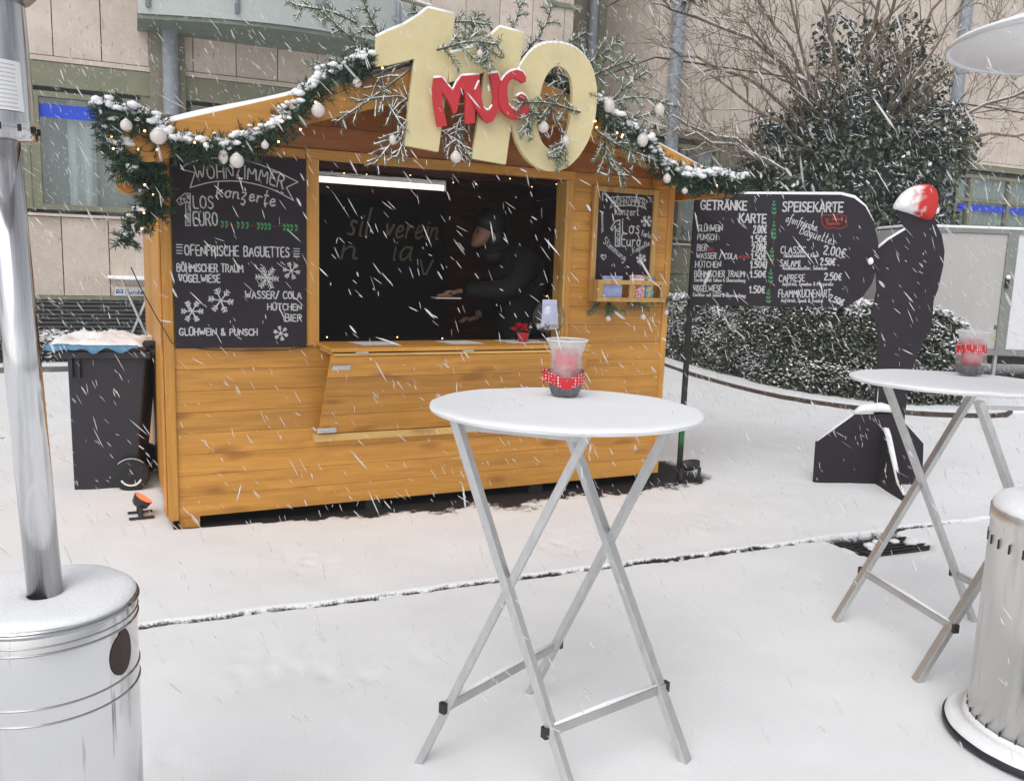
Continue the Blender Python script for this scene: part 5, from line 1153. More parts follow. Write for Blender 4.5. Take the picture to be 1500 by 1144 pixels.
# small far one behind the hut
(tx, ty) = gz(204, 407, 1.09)
t3 = thing('standing_table', 'small distant white standing table seen behind the left wall of the hut', 'standing table', (tx, ty, 0), 'W', 'folding bar tables covered in snow')
M().lathe([(.001, 1.07), (.39, 1.07), (.40, 1.085), (.39, 1.11), (.001, 1.115)], (tx, ty, 0), 40).build('table_top', SNOW, t3, smooth=True)
for a, b in (((-.25, -.05), (.22, -.02)), ((.25, -.1), (-.22, -.06)), ((-.25, .3), (.22, .3)), ((.25, .3), (-.22, .26))): M().bar((tx+a[0], ty+a[1], 0), (tx+b[0], ty+b[1], 1.07), .02, .03).build('leg', ALU, t3)

# ------------------------------------------------------------------ CANDLE JARS
def frosted():
    m = bpy.data.materials.new('snow_frosted_glass'); m.use_nodes = True; n = m.node_tree; n.nodes.clear(); N = n.nodes.new; L = n.links.new
    o = N('ShaderNodeOutputMaterial'); tr = N('ShaderNodeBsdfTransparent'); df = N('ShaderNodeBsdfDiffuse'); df.inputs[0].default_value = (.85, .87, .88, 1); gl = N('ShaderNodeBsdfGlossy'); gl.inputs['Roughness'].default_value = .08
    tc = N('ShaderNodeTexCoord'); no = N('ShaderNodeTexNoise'); no.inputs['Scale'].default_value = 22; no.inputs['Detail'].default_value = 7; L(tc.outputs['Object'], no.inputs[0])
    sx = N('ShaderNodeSeparateXYZ'); L(tc.outputs['Object'], sx.inputs[0])
    a = N('ShaderNodeMath'); a.operation = 'MULTIPLY_ADD'; a.inputs[1].default_value = 3.2; a.inputs[2].default_value = -.34; L(sx.outputs['Z'], a.inputs[0])
    b = N('ShaderNodeMath'); b.operation = 'ADD'; L(a.outputs[0], b.inputs[0]); L(no.outputs['Fac'], b.inputs[1])
    mr = N('ShaderNodeMapRange'); mr.inputs['From Min'].default_value = .25; mr.inputs['From Max'].default_value = .75; mr.inputs['To Min'].default_value = .05; mr.inputs['To Max'].default_value = .42; L(b.outputs[0], mr.inputs['Value'])
    tl = N('ShaderNodeBsdfTranslucent'); tl.inputs[0].default_value = (.9, .92, .93, 1); m0 = N('ShaderNodeMixShader'); m0.inputs[0].default_value = .55; L(df.outputs[0], m0.inputs[1]); L(tl.outputs[0], m0.inputs[2]); m1 = N('ShaderNodeMixShader'); L(mr.outputs[0], m1.inputs[0]); L(tr.outputs[0], m1.inputs[1]); L(m0.outputs[0], m1.inputs[2])
    m2 = N('ShaderNodeMixShader'); m2.inputs[0].default_value = .05; L(m1.outputs[0], m2.inputs[1]); L(gl.outputs[0], m2.inputs[2]); L(m2.outputs[0], o.inputs[0]); return m
FROST = frosted(); WAX = mat('red_wax', (.78, .035, .07), .5, var=.25, vscale=30); GRAV = mat('grey_gravel', (.05, .065, .07), .8, var=.6, vscale=90, bump=.6, bscale=120)
RIB = bpy.data.materials.new('dotted_ribbon'); RIB.use_nodes = True; t = RIB.node_tree; b = t.nodes['Principled BSDF']; tc = t.nodes.new('ShaderNodeTexCoord')
vo = t.nodes.new('ShaderNodeTexVoronoi'); vo.inputs['Scale'].default_value = 110; vo.inputs['Randomness'].default_value = .15; t.links.new(tc.outputs['Object'], vo.inputs['Vector']); rp = t.nodes.new('ShaderNodeValToRGB'); e = rp.color_ramp.elements
e[0].position = .26; e[0].color = (.85, .8, .8, 1); e[1].position = .34; e[1].color = (.60, .02, .03, 1); t.links.new(vo.outputs['Distance'], rp.inputs[0]); t.links.new(rp.outputs[0], b.inputs['Base Color'])
def jar(label, x, y, z, s, rz0, rz1, sag=0):
    j = thing('candle_jar', label, 'candle jar', (x, y, z), 'W', 'candle jars on the standing tables')
    P = [(.046, .0), (.052, .006), (.058, .03), (.0615, .055), (.0595, .075), (.0535, .10), (.0505, .125), (.053, .15), (.060, .17), (.069, .186)]
    pr = [(r*s, zz*s) for r, zz in P]
    M().lathe(pr+[(r-.002, zz) for r, zz in pr[::-1]][:-1]+[(.001, .004)], (x, y, z), 48).build('glass', FROST, j, smooth=True)
    M().tube([(x+pr[-1][0]*math.cos(a), y+pr[-1][0]*math.sin(a), z+pr[-1][1]) for a in np.linspace(0, 6.283, 33)], .0022, 6).build('rim', WHITEP, j, smooth=True)
    M().lathe([(.001, .005), (.044*s, .005), (.054*s, .03*s), (.055*s, .042*s), (.001, .044*s)], (x, y, z), 32).build('gravel', GRAV, j)
    M().lathe([(.040*s, .044*s), (.040*s, .150*s), (.037*s, .155*s), (.001, .150*s)], (x, y, z), 32).build('candle', WAX, j, smooth=True)
    M().tube([(x, y, z+.15*s), (x+.002, y, z+.163*s)], .0012, 5).build('wick', DARK, j)
    rb = M(); n = 48
    def rad(zz): 
        for (r0, z0), (r1, z1) in zip(pr[:-1], pr[1:]):
            if z0 <= zz <= z1: return r0+(r1-r0)*(zz-z0)/(z1-z0)
        return pr[0][0]
    V = []
    for k in range(4):
        for i in range(n):
            a = 2*math.pi*i/n; dip = sag*max(0, -math.sin(a))**2; zz = (rz0+(rz1-rz0)*k/3)*s-dip+.002*math.sin(a*5); r_ = rad(zz)+.0022; V.append((x+r_*math.cos(a), y+r_*math.sin(a), z+zz))
    rb.add(V, [(k*n+i, k*n+(i+1) % n, (k+1)*n+(i+1) % n, (k+1)*n+i) for k in range(3) for i in range(n)]); rb.build('ribbon', RIB, j)
    bw = M(); a0 = 3.3; c = np.array([x+math.cos(a0)*.064*s, y+math.sin(a0)*.064*s, z+(rz0+rz1)/2*s])
    for sg in (-1, 1):
        for q in (0, 1):
            d = np.array([-.35, -.2, .8*sg if q == 0 else .4*sg]); d = d/np.linalg.norm(d); V, Fc = blades(c[None], d[None], [.03*s], [.018*s]); bw.add(V, Fc)
    bw.build('bow', RIB, j)
    return j
gx, gy_ = gz(828, 578, 1.098)
jar('glass jar with red candle and low dotted ribbon on the middle table', gx, gy_+.02, 1.0915, .95, .050, .086, .018)
gx, gy_ = gz(1424, 548, 1.098)
jar('glass jar with red candle and high dotted ribbon on the right hand table', gx, gy_+.02, 1.0915, 1.0, .098, .130, 0)

STEELR = mat('ring_steel', (.42, .42, .44), .25, metal=1)
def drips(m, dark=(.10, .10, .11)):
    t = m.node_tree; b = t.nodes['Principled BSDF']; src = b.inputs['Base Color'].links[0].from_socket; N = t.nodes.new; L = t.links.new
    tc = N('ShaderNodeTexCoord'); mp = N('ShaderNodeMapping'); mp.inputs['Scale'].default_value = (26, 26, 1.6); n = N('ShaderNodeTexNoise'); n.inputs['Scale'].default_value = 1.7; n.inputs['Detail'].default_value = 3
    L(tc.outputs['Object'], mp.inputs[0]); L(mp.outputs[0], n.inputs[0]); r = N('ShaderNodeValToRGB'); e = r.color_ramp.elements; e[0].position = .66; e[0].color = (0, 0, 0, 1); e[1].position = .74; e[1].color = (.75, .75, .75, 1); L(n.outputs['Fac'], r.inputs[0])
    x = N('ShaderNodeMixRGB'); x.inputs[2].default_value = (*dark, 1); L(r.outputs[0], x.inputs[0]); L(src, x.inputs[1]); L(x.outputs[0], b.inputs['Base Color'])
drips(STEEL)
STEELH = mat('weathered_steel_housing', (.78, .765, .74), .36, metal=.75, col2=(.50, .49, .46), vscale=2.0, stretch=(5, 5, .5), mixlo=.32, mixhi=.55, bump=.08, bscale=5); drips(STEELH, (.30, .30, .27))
# ------------------------------------------------------------------ PATIO HEATERS
cx, cy = gz(66, 858, .845)
rx, ry = gz(209, 866, .82); RT = math.hypot(rx-cx, ry-cy)
print('heater', cx, cy, RT)
RT = RT*.93
hl = thing('patio_heater', 'polished steel patio heater filling the left edge with snow on its tank cover', 'patio heater', (cx, cy, 0), 'W', 'steel patio heaters')
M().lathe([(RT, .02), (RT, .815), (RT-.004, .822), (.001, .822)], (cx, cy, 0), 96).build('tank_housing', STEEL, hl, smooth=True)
for z_, r_ in ((.640, .0022), (.672, .0022), (.776, .0026), (.790, .0018), (.812, .005)):
    M().tube([(cx+(RT+.0005)*math.cos(a), cy+(RT+.0005)*math.sin(a), z_) for a in np.linspace(0, 6.2832, 97)], r_, 8).build('pressed_ring', STEELR, hl, smooth=True)
M().lathe([(RT+.04, 0), (RT+.04, .015), (RT, .02)], (cx, cy, 0), 64).build('base_ring', STEELD, hl)
sn = M(); n = 96; V = []; rr = [.15, .17, .3, .6, .85, .94, .975, .995, .985]; hh = [.002, .007, .013, .014, .012, .010, .006, .0, -.003]
for r_, h_ in zip(rr, hh):
    for j in range(n):
        a = 2*math.pi*j/n; x, y = r_*RT*math.cos(a), r_*RT*math.sin(a); V.append((cx+x, cy+y, .822+h_+.003*mnoise.noise(Vector((x*11, y*11, 3)))))
sn.add(V, [(i*n+j, i*n+(j+1) % n, (i+1)*n+(j+1) % n, (i+1)*n+j) for i in range(len(rr)-1) for j in range(n)]); sn.build('snow', SNOW, hl, smooth=True)
M().lathe([(.036, .823), (.036, .829), (.031, .830)], (cx, cy, 0), 32).build('pole_collar', DARK, hl)
tz = at(1, 208, cy, 'W')                      # where the burner starts; the pole leans a little
top = Vector((tz[0], cy, tz[1])); bot = Vector((cx, cy, .825)); ax = (top-bot).normalized()
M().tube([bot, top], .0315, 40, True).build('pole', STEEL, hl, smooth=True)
def onax(L, r, name, m, n=40):
    mb = M(); mb.tube([top+ax*l for l in L], r, n); return mb.build(name, m, hl, smooth=True)
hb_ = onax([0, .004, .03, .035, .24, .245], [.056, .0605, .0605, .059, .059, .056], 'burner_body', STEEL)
for a in np.linspace(0, 6.28, 13)[:-1]:
    p = top+ax*.016+Vector((math.cos(a), math.sin(a), 0))*.061; M().bar(tuple(p), tuple(p+Vector((0, 0, .012))), .003, .008).build('slot', DARK, hb_)
lb = M(); V = []
for k in range(2):
    for i in range(17):
        a = -2.6+2.3*i/16; q = top+ax*(.05+.085*k)+Vector((math.cos(a), math.sin(a), 0))*.0612; V.append(tuple(q))
lb.add(V, [(i, i+1, i+18, i+17) for i in range(16)]); lb.build('instruction_label', WHITEP, hl)
ln = M()
for r_ in range(11):
    V = []
    for k in range(2):
        for i in range(13):
            a = -2.45+2.0*i/12*random.uniform(.97, 1); q = top+ax*(.055+.0072*r_+.0014*k)+Vector((math.cos(a), math.sin(a), 0))*.0618; V.append(tuple(q))
    ln.add(V, [(i, i+1, i+14, i+13) for i in range(12)])
ln.build('label_print', mat('faded_print', (.45, .45, .45), .6), hl)
onax([.2455, .275, .32, .50, .51], [.070, .098, .120, .120, .05], 'emitter_screen', STEELD, 48)
em = M()
for rr_, hgt in ((.111, .297), (.1215, .35), (.1215, .40)):
    for a in np.linspace(0, 6.28, 19)[:-1]:
        p = top+ax*hgt+Vector((math.cos(a+hgt*9), math.sin(a+hgt*9), 0))*rr_; q = p+Vector((math.cos(a+hgt*9), math.sin(a+hgt*9), -.2 if hgt < .3 else 0))*.002; em.tube([tuple(p-(q-p)*2), tuple(q)], .011, 10)
em.build('screen_holes', DARK, hl)
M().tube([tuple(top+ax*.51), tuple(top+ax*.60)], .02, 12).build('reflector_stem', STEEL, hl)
onax([.60, .61, .66, .70], [.41, .41, .2, .03], 'reflector', STEELD, 64)
# oval grip hole, right side: flat patch with the inner shade in its colour
def surf_hole(cxx, cyy, Rr, a0, z0, wa, hz_, parent, m, name='grip_hole'):
    mb = M(); n = 24; V = [(cxx+(Rr+.0015)*math.cos(a0), cyy+(Rr+.0015)*math.sin(a0), z0)]
    for i in range(n):
        t_ = 2*math.pi*i/n; a = a0+wa*math.cos(t_); r_ = Rr+.0015; zz = z0+hz_*(math.sin(t_)+(.25 if math.cos(t_) > 0 else 0)*max(0, math.sin(t_))); V.append((cxx+r_*math.cos(a), cyy+r_*math.sin(a), zz))
    mb.add(V, [(0, i+1, (i+1) % n+1) for i in range(n)]); return mb.build(name, m, parent)
surf_hole(cx, cy, RT, -.20, .725, .19, .042, hl, mat('shaded_red_inside', (.035, .014, .012), .5))

ccx, ccy = gz(1534, 1082, 0.0)
hr_ = thing('patio_heater', 'dull steel patio heater at the right edge with slotted housing and snowy foot', 'patio heater', (ccx, ccy, 0), 'W', 'steel patio heaters')
lx_, _ = gz(1425, 1062, .03); ztop = at(1452, 748, ccy, 'W')[1]
print('heaterR', ccx, ccy, lx_, ztop)
RH = ccx-lx_; RH = min(max(RH, .17), .26); 
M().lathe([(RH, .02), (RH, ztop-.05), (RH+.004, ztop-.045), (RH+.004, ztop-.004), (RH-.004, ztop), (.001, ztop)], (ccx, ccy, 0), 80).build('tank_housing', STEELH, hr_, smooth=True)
sl = M()
for z0_, h_ in ((ztop-.125, .03), (.045, .03)):
    for a in np.linspace(0, 6.28, 31)[:-1]:
        q = (ccx+(RH+.0006)*math.cos(a), ccy+(RH+.0006)*math.sin(a)); M().bar((q[0], q[1], z0_), (q[0], q[1], z0_+h_), .004, .006, (math.cos(a), math.sin(a), 0)).build('slot', DARK, hr_)
M().lathe([(.30, -.01), (.315, .0), (.315, .018), (.30, .024), (RH+.002, .026)], (ccx, ccy, 0), 72).build('base_ring', BLKP, hr_, smooth=True)
V = []; sn = M(); rr = [RH+.001, RH+.02, .26, .29, .306, .308]; hh = [.062, .050, .048, .044, .034, .022]
for r_, h_ in zip(rr, hh):
    for j in range(n):
        a = 2*math.pi*j/n; V.append((ccx+r_*math.cos(a), ccy+r_*math.sin(a), h_+.004*mnoise.noise(Vector((math.cos(a)*4, math.sin(a)*4, 3)))))
sn.add(V, [(i*n+j, i*n+(j+1) % n, (i+1)*n+(j+1) % n, (i+1)*n+j) for i in range(len(rr)-1) for j in range(n)]); sn.build('snow', SNOW, hr_, smooth=True)
sn = M(); V = []; rr = [.14, .3, .6, .85, .95, 1.0, .99]; hh = [.035, .045, .042, .035, .024, .006, -.004]
for r_, h_ in zip(rr, hh):
    for j in range(n):
        a = 2*math.pi*j/n; x, y = r_*RH*math.cos(a), r_*RH*math.sin(a); V.append((ccx+x, ccy+y, ztop+h_+.006*mnoise.noise(Vector((x*11, y*11, 7)))))
sn.add(V, [(i*n+j, i*n+(j+1) % n, (i+1)*n+(j+1) % n, (i+1)*n+j) for i in range(len(rr)-1) for j in range(n)]); sn.build('snow', SNOW, hr_, smooth=True)
ltip = at(1388, 68, ccy, 'W'); RR = .405; rcx, rz = ltip[0]+.445, ltip[1]+.018
print('refl', rcx, rz)
M().tube([(ccx, ccy, ztop), (rcx, ccy, rz)], .03, 24).build('pole', STEELD, hr_, smooth=True)
REFLM = mat('satin_aluminium_reflector', (.70, .70, .71), .35, metal=.5, var=.1, vscale=4)
M().lathe([(.04, .095), (.12, .075), (.13, .055), (.25, .035), (.40, .0), (RR, -.005), (RR+.004, .0), (.40, .012), (.25, .045), (.12, .09), (.04, .105)], (rcx, ccy, rz), 96).build('reflector', REFLM, hr_, smooth=True)
M().lathe([(RR+.001, .002), (RR-.01, .020), (.30, .055), (.15, .10), (.001, .13)], (rcx, ccy, rz), 96).build('snow', SNOW, hr_, smooth=True)
M().lathe([(.07, -.28), (.075, -.02), (.05, .0), (.04, .09)], (rcx, ccy, rz), 32).build('emitter', STEELD, hr_, smooth=True)
# ------------------------------------------------------------------ WHEELIE BIN
YB = 5.10
BIN = mat('anthracite_bin_plastic', (.026, .023, .034), .5, var=.25, vscale=4, bump=.1, bscale=200); BLUEB = mat('blue_bag_film', (.05, .20, .34), .35, bump=.5, bscale=25)
bn_ = thing('wheelie_bin', 'dark wheelie bin with a blue bag and snow on its lid, left of the hut', 'wheelie bin', (-2.42, YB, 0), 'W')
bn_.rotation_euler = (0, 0, .26)
def ob(P, y=YB): return [at(*p, y, 'W') for p in P]
def taper(P, Q, y0, y1, y2, y3):      # bottom profile P at y0..y1, top profile Q
    pass
bx = ob([(113, 719), (104, 512), (212, 508), (197, 722)]); mb = M()
b0, t0, t1, b1 = bx; ins_ = .035
V = [(b0[0], YB+ins_, b0[1]), (b1[0], YB+ins_, b1[1]), (b1[0], YB+.46-ins_, b1[1]), (b0[0], YB+.46-ins_, b0[1]), (t0[0], YB, t0[1]), (t1[0], YB, t1[1]), (t1[0], YB+.48, t1[1]), (t0[0], YB+.48, t0[1])]
mb.add(V, [(0, 3, 2, 1), (4, 5, 6, 7), (0, 1, 5, 4), (1, 2, 6, 5), (2, 3, 7, 6), (3, 0, 4, 7)]); mb.build('body', BIN, bn_, bevel=.012)
zt1 = t0[1]; xl, xr = ob([(92, 505), (218, 505)])[0][0], ob([(218, 505)])[0][0]
M().box(xl, xr, YB-.035, YB+.515, zt1-.045, zt1+.0).build('rim', BIN, bn_, bevel=.008)
for x in (t0[0]+.02, t0[0]+.06): M().box(x, x+.012, YB-.022, YB+.02, zt1-.16, zt1-.046).build('rib', BIN, bn_)
M().box(xl-.02, xr-.02, YB-.045, YB+.525, zt1+.003, zt1+.03).build('lid', BIN, bn_, bevel=.010)
# blue bag skirt peeking out under the snow
mb = M(); n = 40; V = []
for k, (dz, o_) in enumerate(((.044, -.02), (.036, .010), (.008, .014))):
    for i in range(n+1):
        x = xl-.05+(xr-xl-.02)*i/n; V.append((x, YB-.045-o_-.006*mnoise.noise(Vector((i*.9, 3, 2))), zt1+dz+.030*mnoise.noise(Vector((i*.17, 1, 2)))*(k == 2)))
mb.add(V, [(k*(n+1)+i, k*(n+1)+i+1, (k+1)*(n+1)+i+1, (k+1)*(n+1)+i) for k in range(2) for i in range(n)])
V = [(xl-.05, YB-.05, zt1+.04), (xl-.055, YB+.5, zt1+.04), (xl-.075, YB+.5, zt1+.0), (xl-.075, YB-.05, zt1+.0)]; mb.add(V, [(0, 1, 2, 3)])
mb.build('bag', BLUEB, bn_, smooth=True)
mb = M(); nx, ny = 30, 24; V = []
for i in range(nx+1):
    for j in range(ny+1):
        fx, fy = i/nx, j/ny; e = min(1, min(fx, 1-fx, fy, 1-fy)/.12)**.5; x = xl-.045+(xr-xl+.0)*fx; y = YB-.05+.57*fy
        V.append((x, y, zt1+.032+e*(.036+.045*mnoise.noise(Vector((x*7, y*7, 1)))+.018*mnoise.noise(Vector((x*22, y*22, 4))))))
mb.add(V, [(i*(ny+1)+j, (i+1)*(ny+1)+j, (i+1)*(ny+1)+j+1, i*(ny+1)+j+1) for i in range(nx) for j in range(ny)]); mb.build('snow', SNOW, bn_, smooth=True)
hx2 = ob([(222, 508)])[0]
M().tube([(hx2[0]-.01, YB+.0, hx2[1]), (hx2[0]-.01, YB+.46, hx2[1])], .022, 10).build('handle', BIN, bn_, smooth=True)
for y in (YB+.0, YB+.43): M().prism([(hx2[0]+.015, hx2[1]+.03), (hx2[0]+.01, hx2[1]-.05), (hx2[0]-.06, hx2[1]-.09), (hx2[0]-.09, hx2[1]-.03), (hx2[0]-.06, hx2[1]+.03)], y, y+.03).build('handle_bracket', BIN, bn_, bevel=.004)
TY = mat('rubber', (.02, .02, .021), .8)
for (px1, py1, y) in ((192, 697, YB-.01), (192, 697, YB+.46)):
    u, z = at(px1, py1, YB, 'W'); z = .105
    w = M(); w.lathe([(.060, -.025), (.095, -.025), (.105, -.015), (.105, .015), (.095, .025), (.060, .025)], (0, 0, 0), 40)
    V = w.v[0]; w.v[0] = np.stack([V[:, 0]+u, V[:, 2]+y, V[:, 1]+z], 1); wo_ = w.build('wheel', TY, bn_, smooth=True)
    h_ = M(); h_.lathe([(.001, -.024), (.02, -.03), (.022, -.018), (.055, -.016), (.060, -.022)], (0, 0, 0), 30); V = h_.v[0]; h_.v[0] = np.stack([V[:, 0]+u, V[:, 2]+y, V[:, 1]+z], 1); h_.build('hub', BIN, wo_, smooth=True)
    M().tube([(u+.062*math.cos(a), y-.024, z+.062*math.sin(a)) for a in np.linspace(3.6, 5.9, 12)], .006, 6).build('snow', SNOW, wo_, smooth=True)
    M().tube([(u+.100*math.cos(a), y-.006, z+.100*math.sin(a)) for a in np.linspace(.7, 2.5, 12)], [.003]+[.008]*10+[.003], 8).build('snow', SNOW, wo_, smooth=True)
M().tube([(u, YB, .105), (u, YB+.46, .105)], .012, 8).build('axle', STEELD, bn_)

# ------------------------------------------------------------------ COLOURED SPOT LAMPS
def spot(label, x, y, yaw, pitch, colr, lensm, energy, h=.11, tgt=None):
    t = thing('led_spotlight', label, 'spotlight', (x, y, 0), 'W', 'small ground spotlights')
    ca, sa = math.cos(yaw), math.sin(yaw)
    def tr(P): return [(x+p[0]*ca-p[1]*sa, y+p[0]*sa+p[1]*ca, p[2]) for p in P]
    cp, sp = math.cos(pitch), math.sin(pitch)
    def hd(P): return tr([(p[0]*cp-p[2]*sp, p[1], h+p[0]*sp+p[2]*cp) for p in P])   # head axis along +x tilted by pitch
    m_ = M().lathe([(.001, -.012), (.04, -.012), (.055, .0), (.062, .03), (.064, .04)], (0, 0, 0), 24); V = m_.v[0]; m_.v[0] = np.array(hd([(v[2], v[0]*1.25, v[1]*.8) for v in V])); m_.build('lamp_head', BLKP, t, smooth=True)
    m_ = M().lathe([(.001, .041), (.058, .0405)], (0, 0, 0), 24); V = m_.v[0]; m_.v[0] = np.array(hd([(v[2], v[0]*1.25, v[1]*.8) for v in V])); m_.build('lens', lensm, t)
    for s in (-1, 1):
        P = tr([(0, s*.068, h), (0, s*.068, .015)]); M().bar(P[0], P[1], .012, .022).build('bracket', BLKP, t)
        P = tr([(-.06, s*.06, .012), (.07, s*.06, .012)]); M().bar(P[0], P[1], .02, .008).build('foot', BLKP, t)
    P = tr([(0, -.068, .018), (0, .068, .018)]); M().bar(P[0], P[1], .022, .006).build('bracket', BLKP, t)
    if energy:
        l = bpy.data.lights.new('spot_glow', 'SPOT'); l.energy = energy; l.color = colr; l.spot_size = R(70); l.spot_blend = .8; l.shadow_soft_size = .04
        lo = bpy.data.objects.new('spot_glow', l); C.objects.link(lo); lo.parent = t
        p = Vector(hd([(.055, 0, 0)])[0])-Vector((x, y, 0)); lo.location = p; d = (Vector(tgt)-Vector(hd([(.05, 0, 0)])[0])); lo.rotation_euler = d.to_track_quat('-Z', 'Y').to_euler()
    return t
REDL = mat('lit_red_lens', (.8, .1, .05), .3, emis=(1, .10, .04), estr=1.8); GRNL = mat('lit_green_lens', (.1, .7, .2), .3, emis=(.05, 1, .2), estr=2)
xx, yy = gz(205, 757); c_ = f2w((-.006, .06, .45), 'H')
spot('small spotlight glowing red on the snow between bin and hut corner', xx, yy, R(28), R(58), (1, .12, .04), REDL, 2.0, .075, c_)
spot('small black spotlight lighting the menu post green', 1.275, 5.80, R(105), R(52), (.03, 1, .15), GRNL, 7, .11, (1.235, 5.945, .42))
o = M().tube([(1.02, 6.05, .05), (1.10, 5.95, .10), (1.17, 5.9, .09), (1.26, 5.86, .10)], .004, 6).build('cable', CABLE, None); prop(o, 'short black cable from the hut to the spotlight by the menu post', 'cable')

# ------------------------------------------------------------------ DRAIN GRATE
IRON = mat('wet_cast_iron', (.035, .032, .032), .45, var=.3)
dr = thing('drain_grate', 'cast iron drain grate half cleared of snow in front of the right hand table', 'drain grate', (2.12, 4.63, -.06), 'W')
A_, B_, D_ = np.array([1.86, 4.50]), np.array([2.38, 4.72]), np.array([1.955, 4.40]); ex = (B_-A_); ey = D_-A_+np.array([.10, -.14])
def dq(s, t): q = A_+np.array([.02, .10])+ex*s+ey*t*1.1; return q
for t_ in np.linspace(0, 1, 9):
    p, q = dq(0.05, t_), dq(.97, t_); M().bar((p[0], p[1], -.035), (q[0], q[1], -.035), .012, .03).build('bar', IRON, dr)
for s in (.03, .98): p, q = dq(s, -.05), dq(s, 1.05); M().bar((p[0], p[1], -.036), (q[0], q[1], -.036), .02, .034).build('frame', IRON, dr)
sn = M()
for s, t_, r_ in ((.25, .2, .035), (.18, .35, .03), (.35, .95, .025), (.42, .1, .03), (.62, .15, .03), (.72, .3, .035), (.8, .25, .04), (.55, .9, .02)): p = dq(s, t_); sn.ball((p[0], p[1], -.018), r_, 2, .3, (1, 1, .5))
sn.build('snow', SNOW, dr, smooth=True)

# ------------------------------------------------------------------ KERBS
KB = mat('brown_edging', (.10, .065, .05), .8, var=.5, vscale=12); KG = mat('grey_kerb', (.18, .17, .16), .8, var=.4)
def strip(name, pts, w, z1, m, snowtop=True):
    for i, (a, b) in enumerate(zip(pts[:-1], pts[1:])):
        o = M().bar((a[0], a[1], z1/2-.02), (b[0], b[1], z1/2-.02), w, z1+.04).build(name, m); prop(o, kind='structure')
        if snowtop: prop(M().bar((a[0], a[1]+.02, z1+.012), (b[0], b[1]+.02, z1+.012), w*.8, .022).build('kerb_snow', SNOW), kind='structure')
K_ = [f2w((-6.5, 6.66, 0), 'H')[:2], f2w((-3, 6.66, 0), 'H')[:2], f2w((0, 6.62, 0), 'H')[:2], f2w((4.0, 6.62, 0), 'H')[:2]]
strip('kerb', K_, .10, .06, KG)
HK = [(2.0, 14.5), (2.3, 12.65), (2.58, 11.4), (2.93, 10.3), (3.3, 9.65), (3.82, 9.2), (4.3, 9.0), (4.8, 8.95), (5.3, 9.02), (5.6, 9.4)]
HKs = [tuple(p) for p in smooth3([(a, b, 0) for a, b in HK], 1)]
strip('hedge_kerb', [(p[0], p[1]) for p in HKs], .08, .05, KB)
# raised snow bed behind the kerbs
mb = M(); P = [(p[0], p[1]) for p in HKs]+[(9, 11), (9, 15), (2, 15)]; mb.prismz(P, -.05, .075); prop(mb.build('planting_bed', SNOW), kind='structure')
P = [f2w((-7, 6.7, 0), 'H')[:2], f2w((4.3, 6.66, 0), 'H')[:2], f2w((4.3, 8.2, 0), 'H')[:2], f2w((-7, 8.4, 0), 'H')[:2]]
prop(M().prismz(P, -.05, .07).build('planting_bed', SNOW), kind='structure')

# ------------------------------------------------------------------ LEAVES
def leafmesh(name, Cn, Dn, Nn, L, W, mats, parent, fold=.25, kind=None):
    n = len(Cn); D = Dn/np.linalg.norm(Dn, axis=1, keepdims=True); S_ = np.cross(D, Nn); S_ /= np.linalg.norm(S_, axis=1, keepdims=True)+1e-9; Nr = np.cross(S_, D)
    L = np.asarray(L).reshape(-1, 1)*np.ones((n, 1)); W = np.asarray(W).reshape(-1, 1)*np.ones((n, 1))
    V = np.stack([Cn-D*L/2, Cn+S_*W/2-D*L*.05+Nr*W*fold, Cn+D*L*.5, Cn-S_*W/2-D*L*.05+Nr*W*fold], 1).reshape(-1, 3)
    off = OFF[parent.name][0] if parent else np.zeros(3)
    me = bpy.data.meshes.new(name); me.vertices.add(4*n); me.vertices.foreach_set('co', (V-off).ravel().astype(np.float32))
    idx = np.arange(n)*4; q = np.stack([idx, idx+1, idx+2, idx, idx+2, idx+3], 1).ravel(); me.loops.add(6*n); me.loops.foreach_set('vertex_index', q.astype(np.int32))
    me.polygons.add(2*n); me.polygons.foreach_set('loop_start', np.arange(0, 6*n, 3, dtype=np.int32))
    mi = rng.integers(0, len(mats), n); me.polygons.foreach_set('material_index', np.repeat(mi, 2).astype(np.int32))
    for m_ in mats: me.materials.append(m_)
    me.update(calc_edges=True); o = bpy.data.objects.new(name, me); C.objects.link(o)
    if parent: o.parent = parent
    if kind: o['kind'] = kind
    return o
HG = [mat('hedge_leaf_a', (.045, .065, .030), .35), mat('hedge_leaf_b', (.025, .040, .022), .4), mat('hedge_leaf_c', (.075, .085, .045), .4)]
IV = [mat('ivy_leaf_a', (.030, .055, .030), .32), mat('ivy_leaf_b', (.018, .034, .022), .35), mat('ivy_leaf_c', (.060, .085, .035), .4)]
CORE = mat('shaded_core', (.012, .014, .010), .9)  # near-black solid cores; the shade inside the foliage is in their colour
def pip(x, y, P):
    r = np.zeros(len(x), bool); j = len(P)-1
    for i in range(len(P)):
        c = ((P[i][1] > y) != (P[j][1] > y)) & (x < (P[j][0]-P[i][0])*(y-P[i][1])/(P[j][1]-P[i][1]+1e-12)+P[i][0]); r ^= c; j = i
    return r
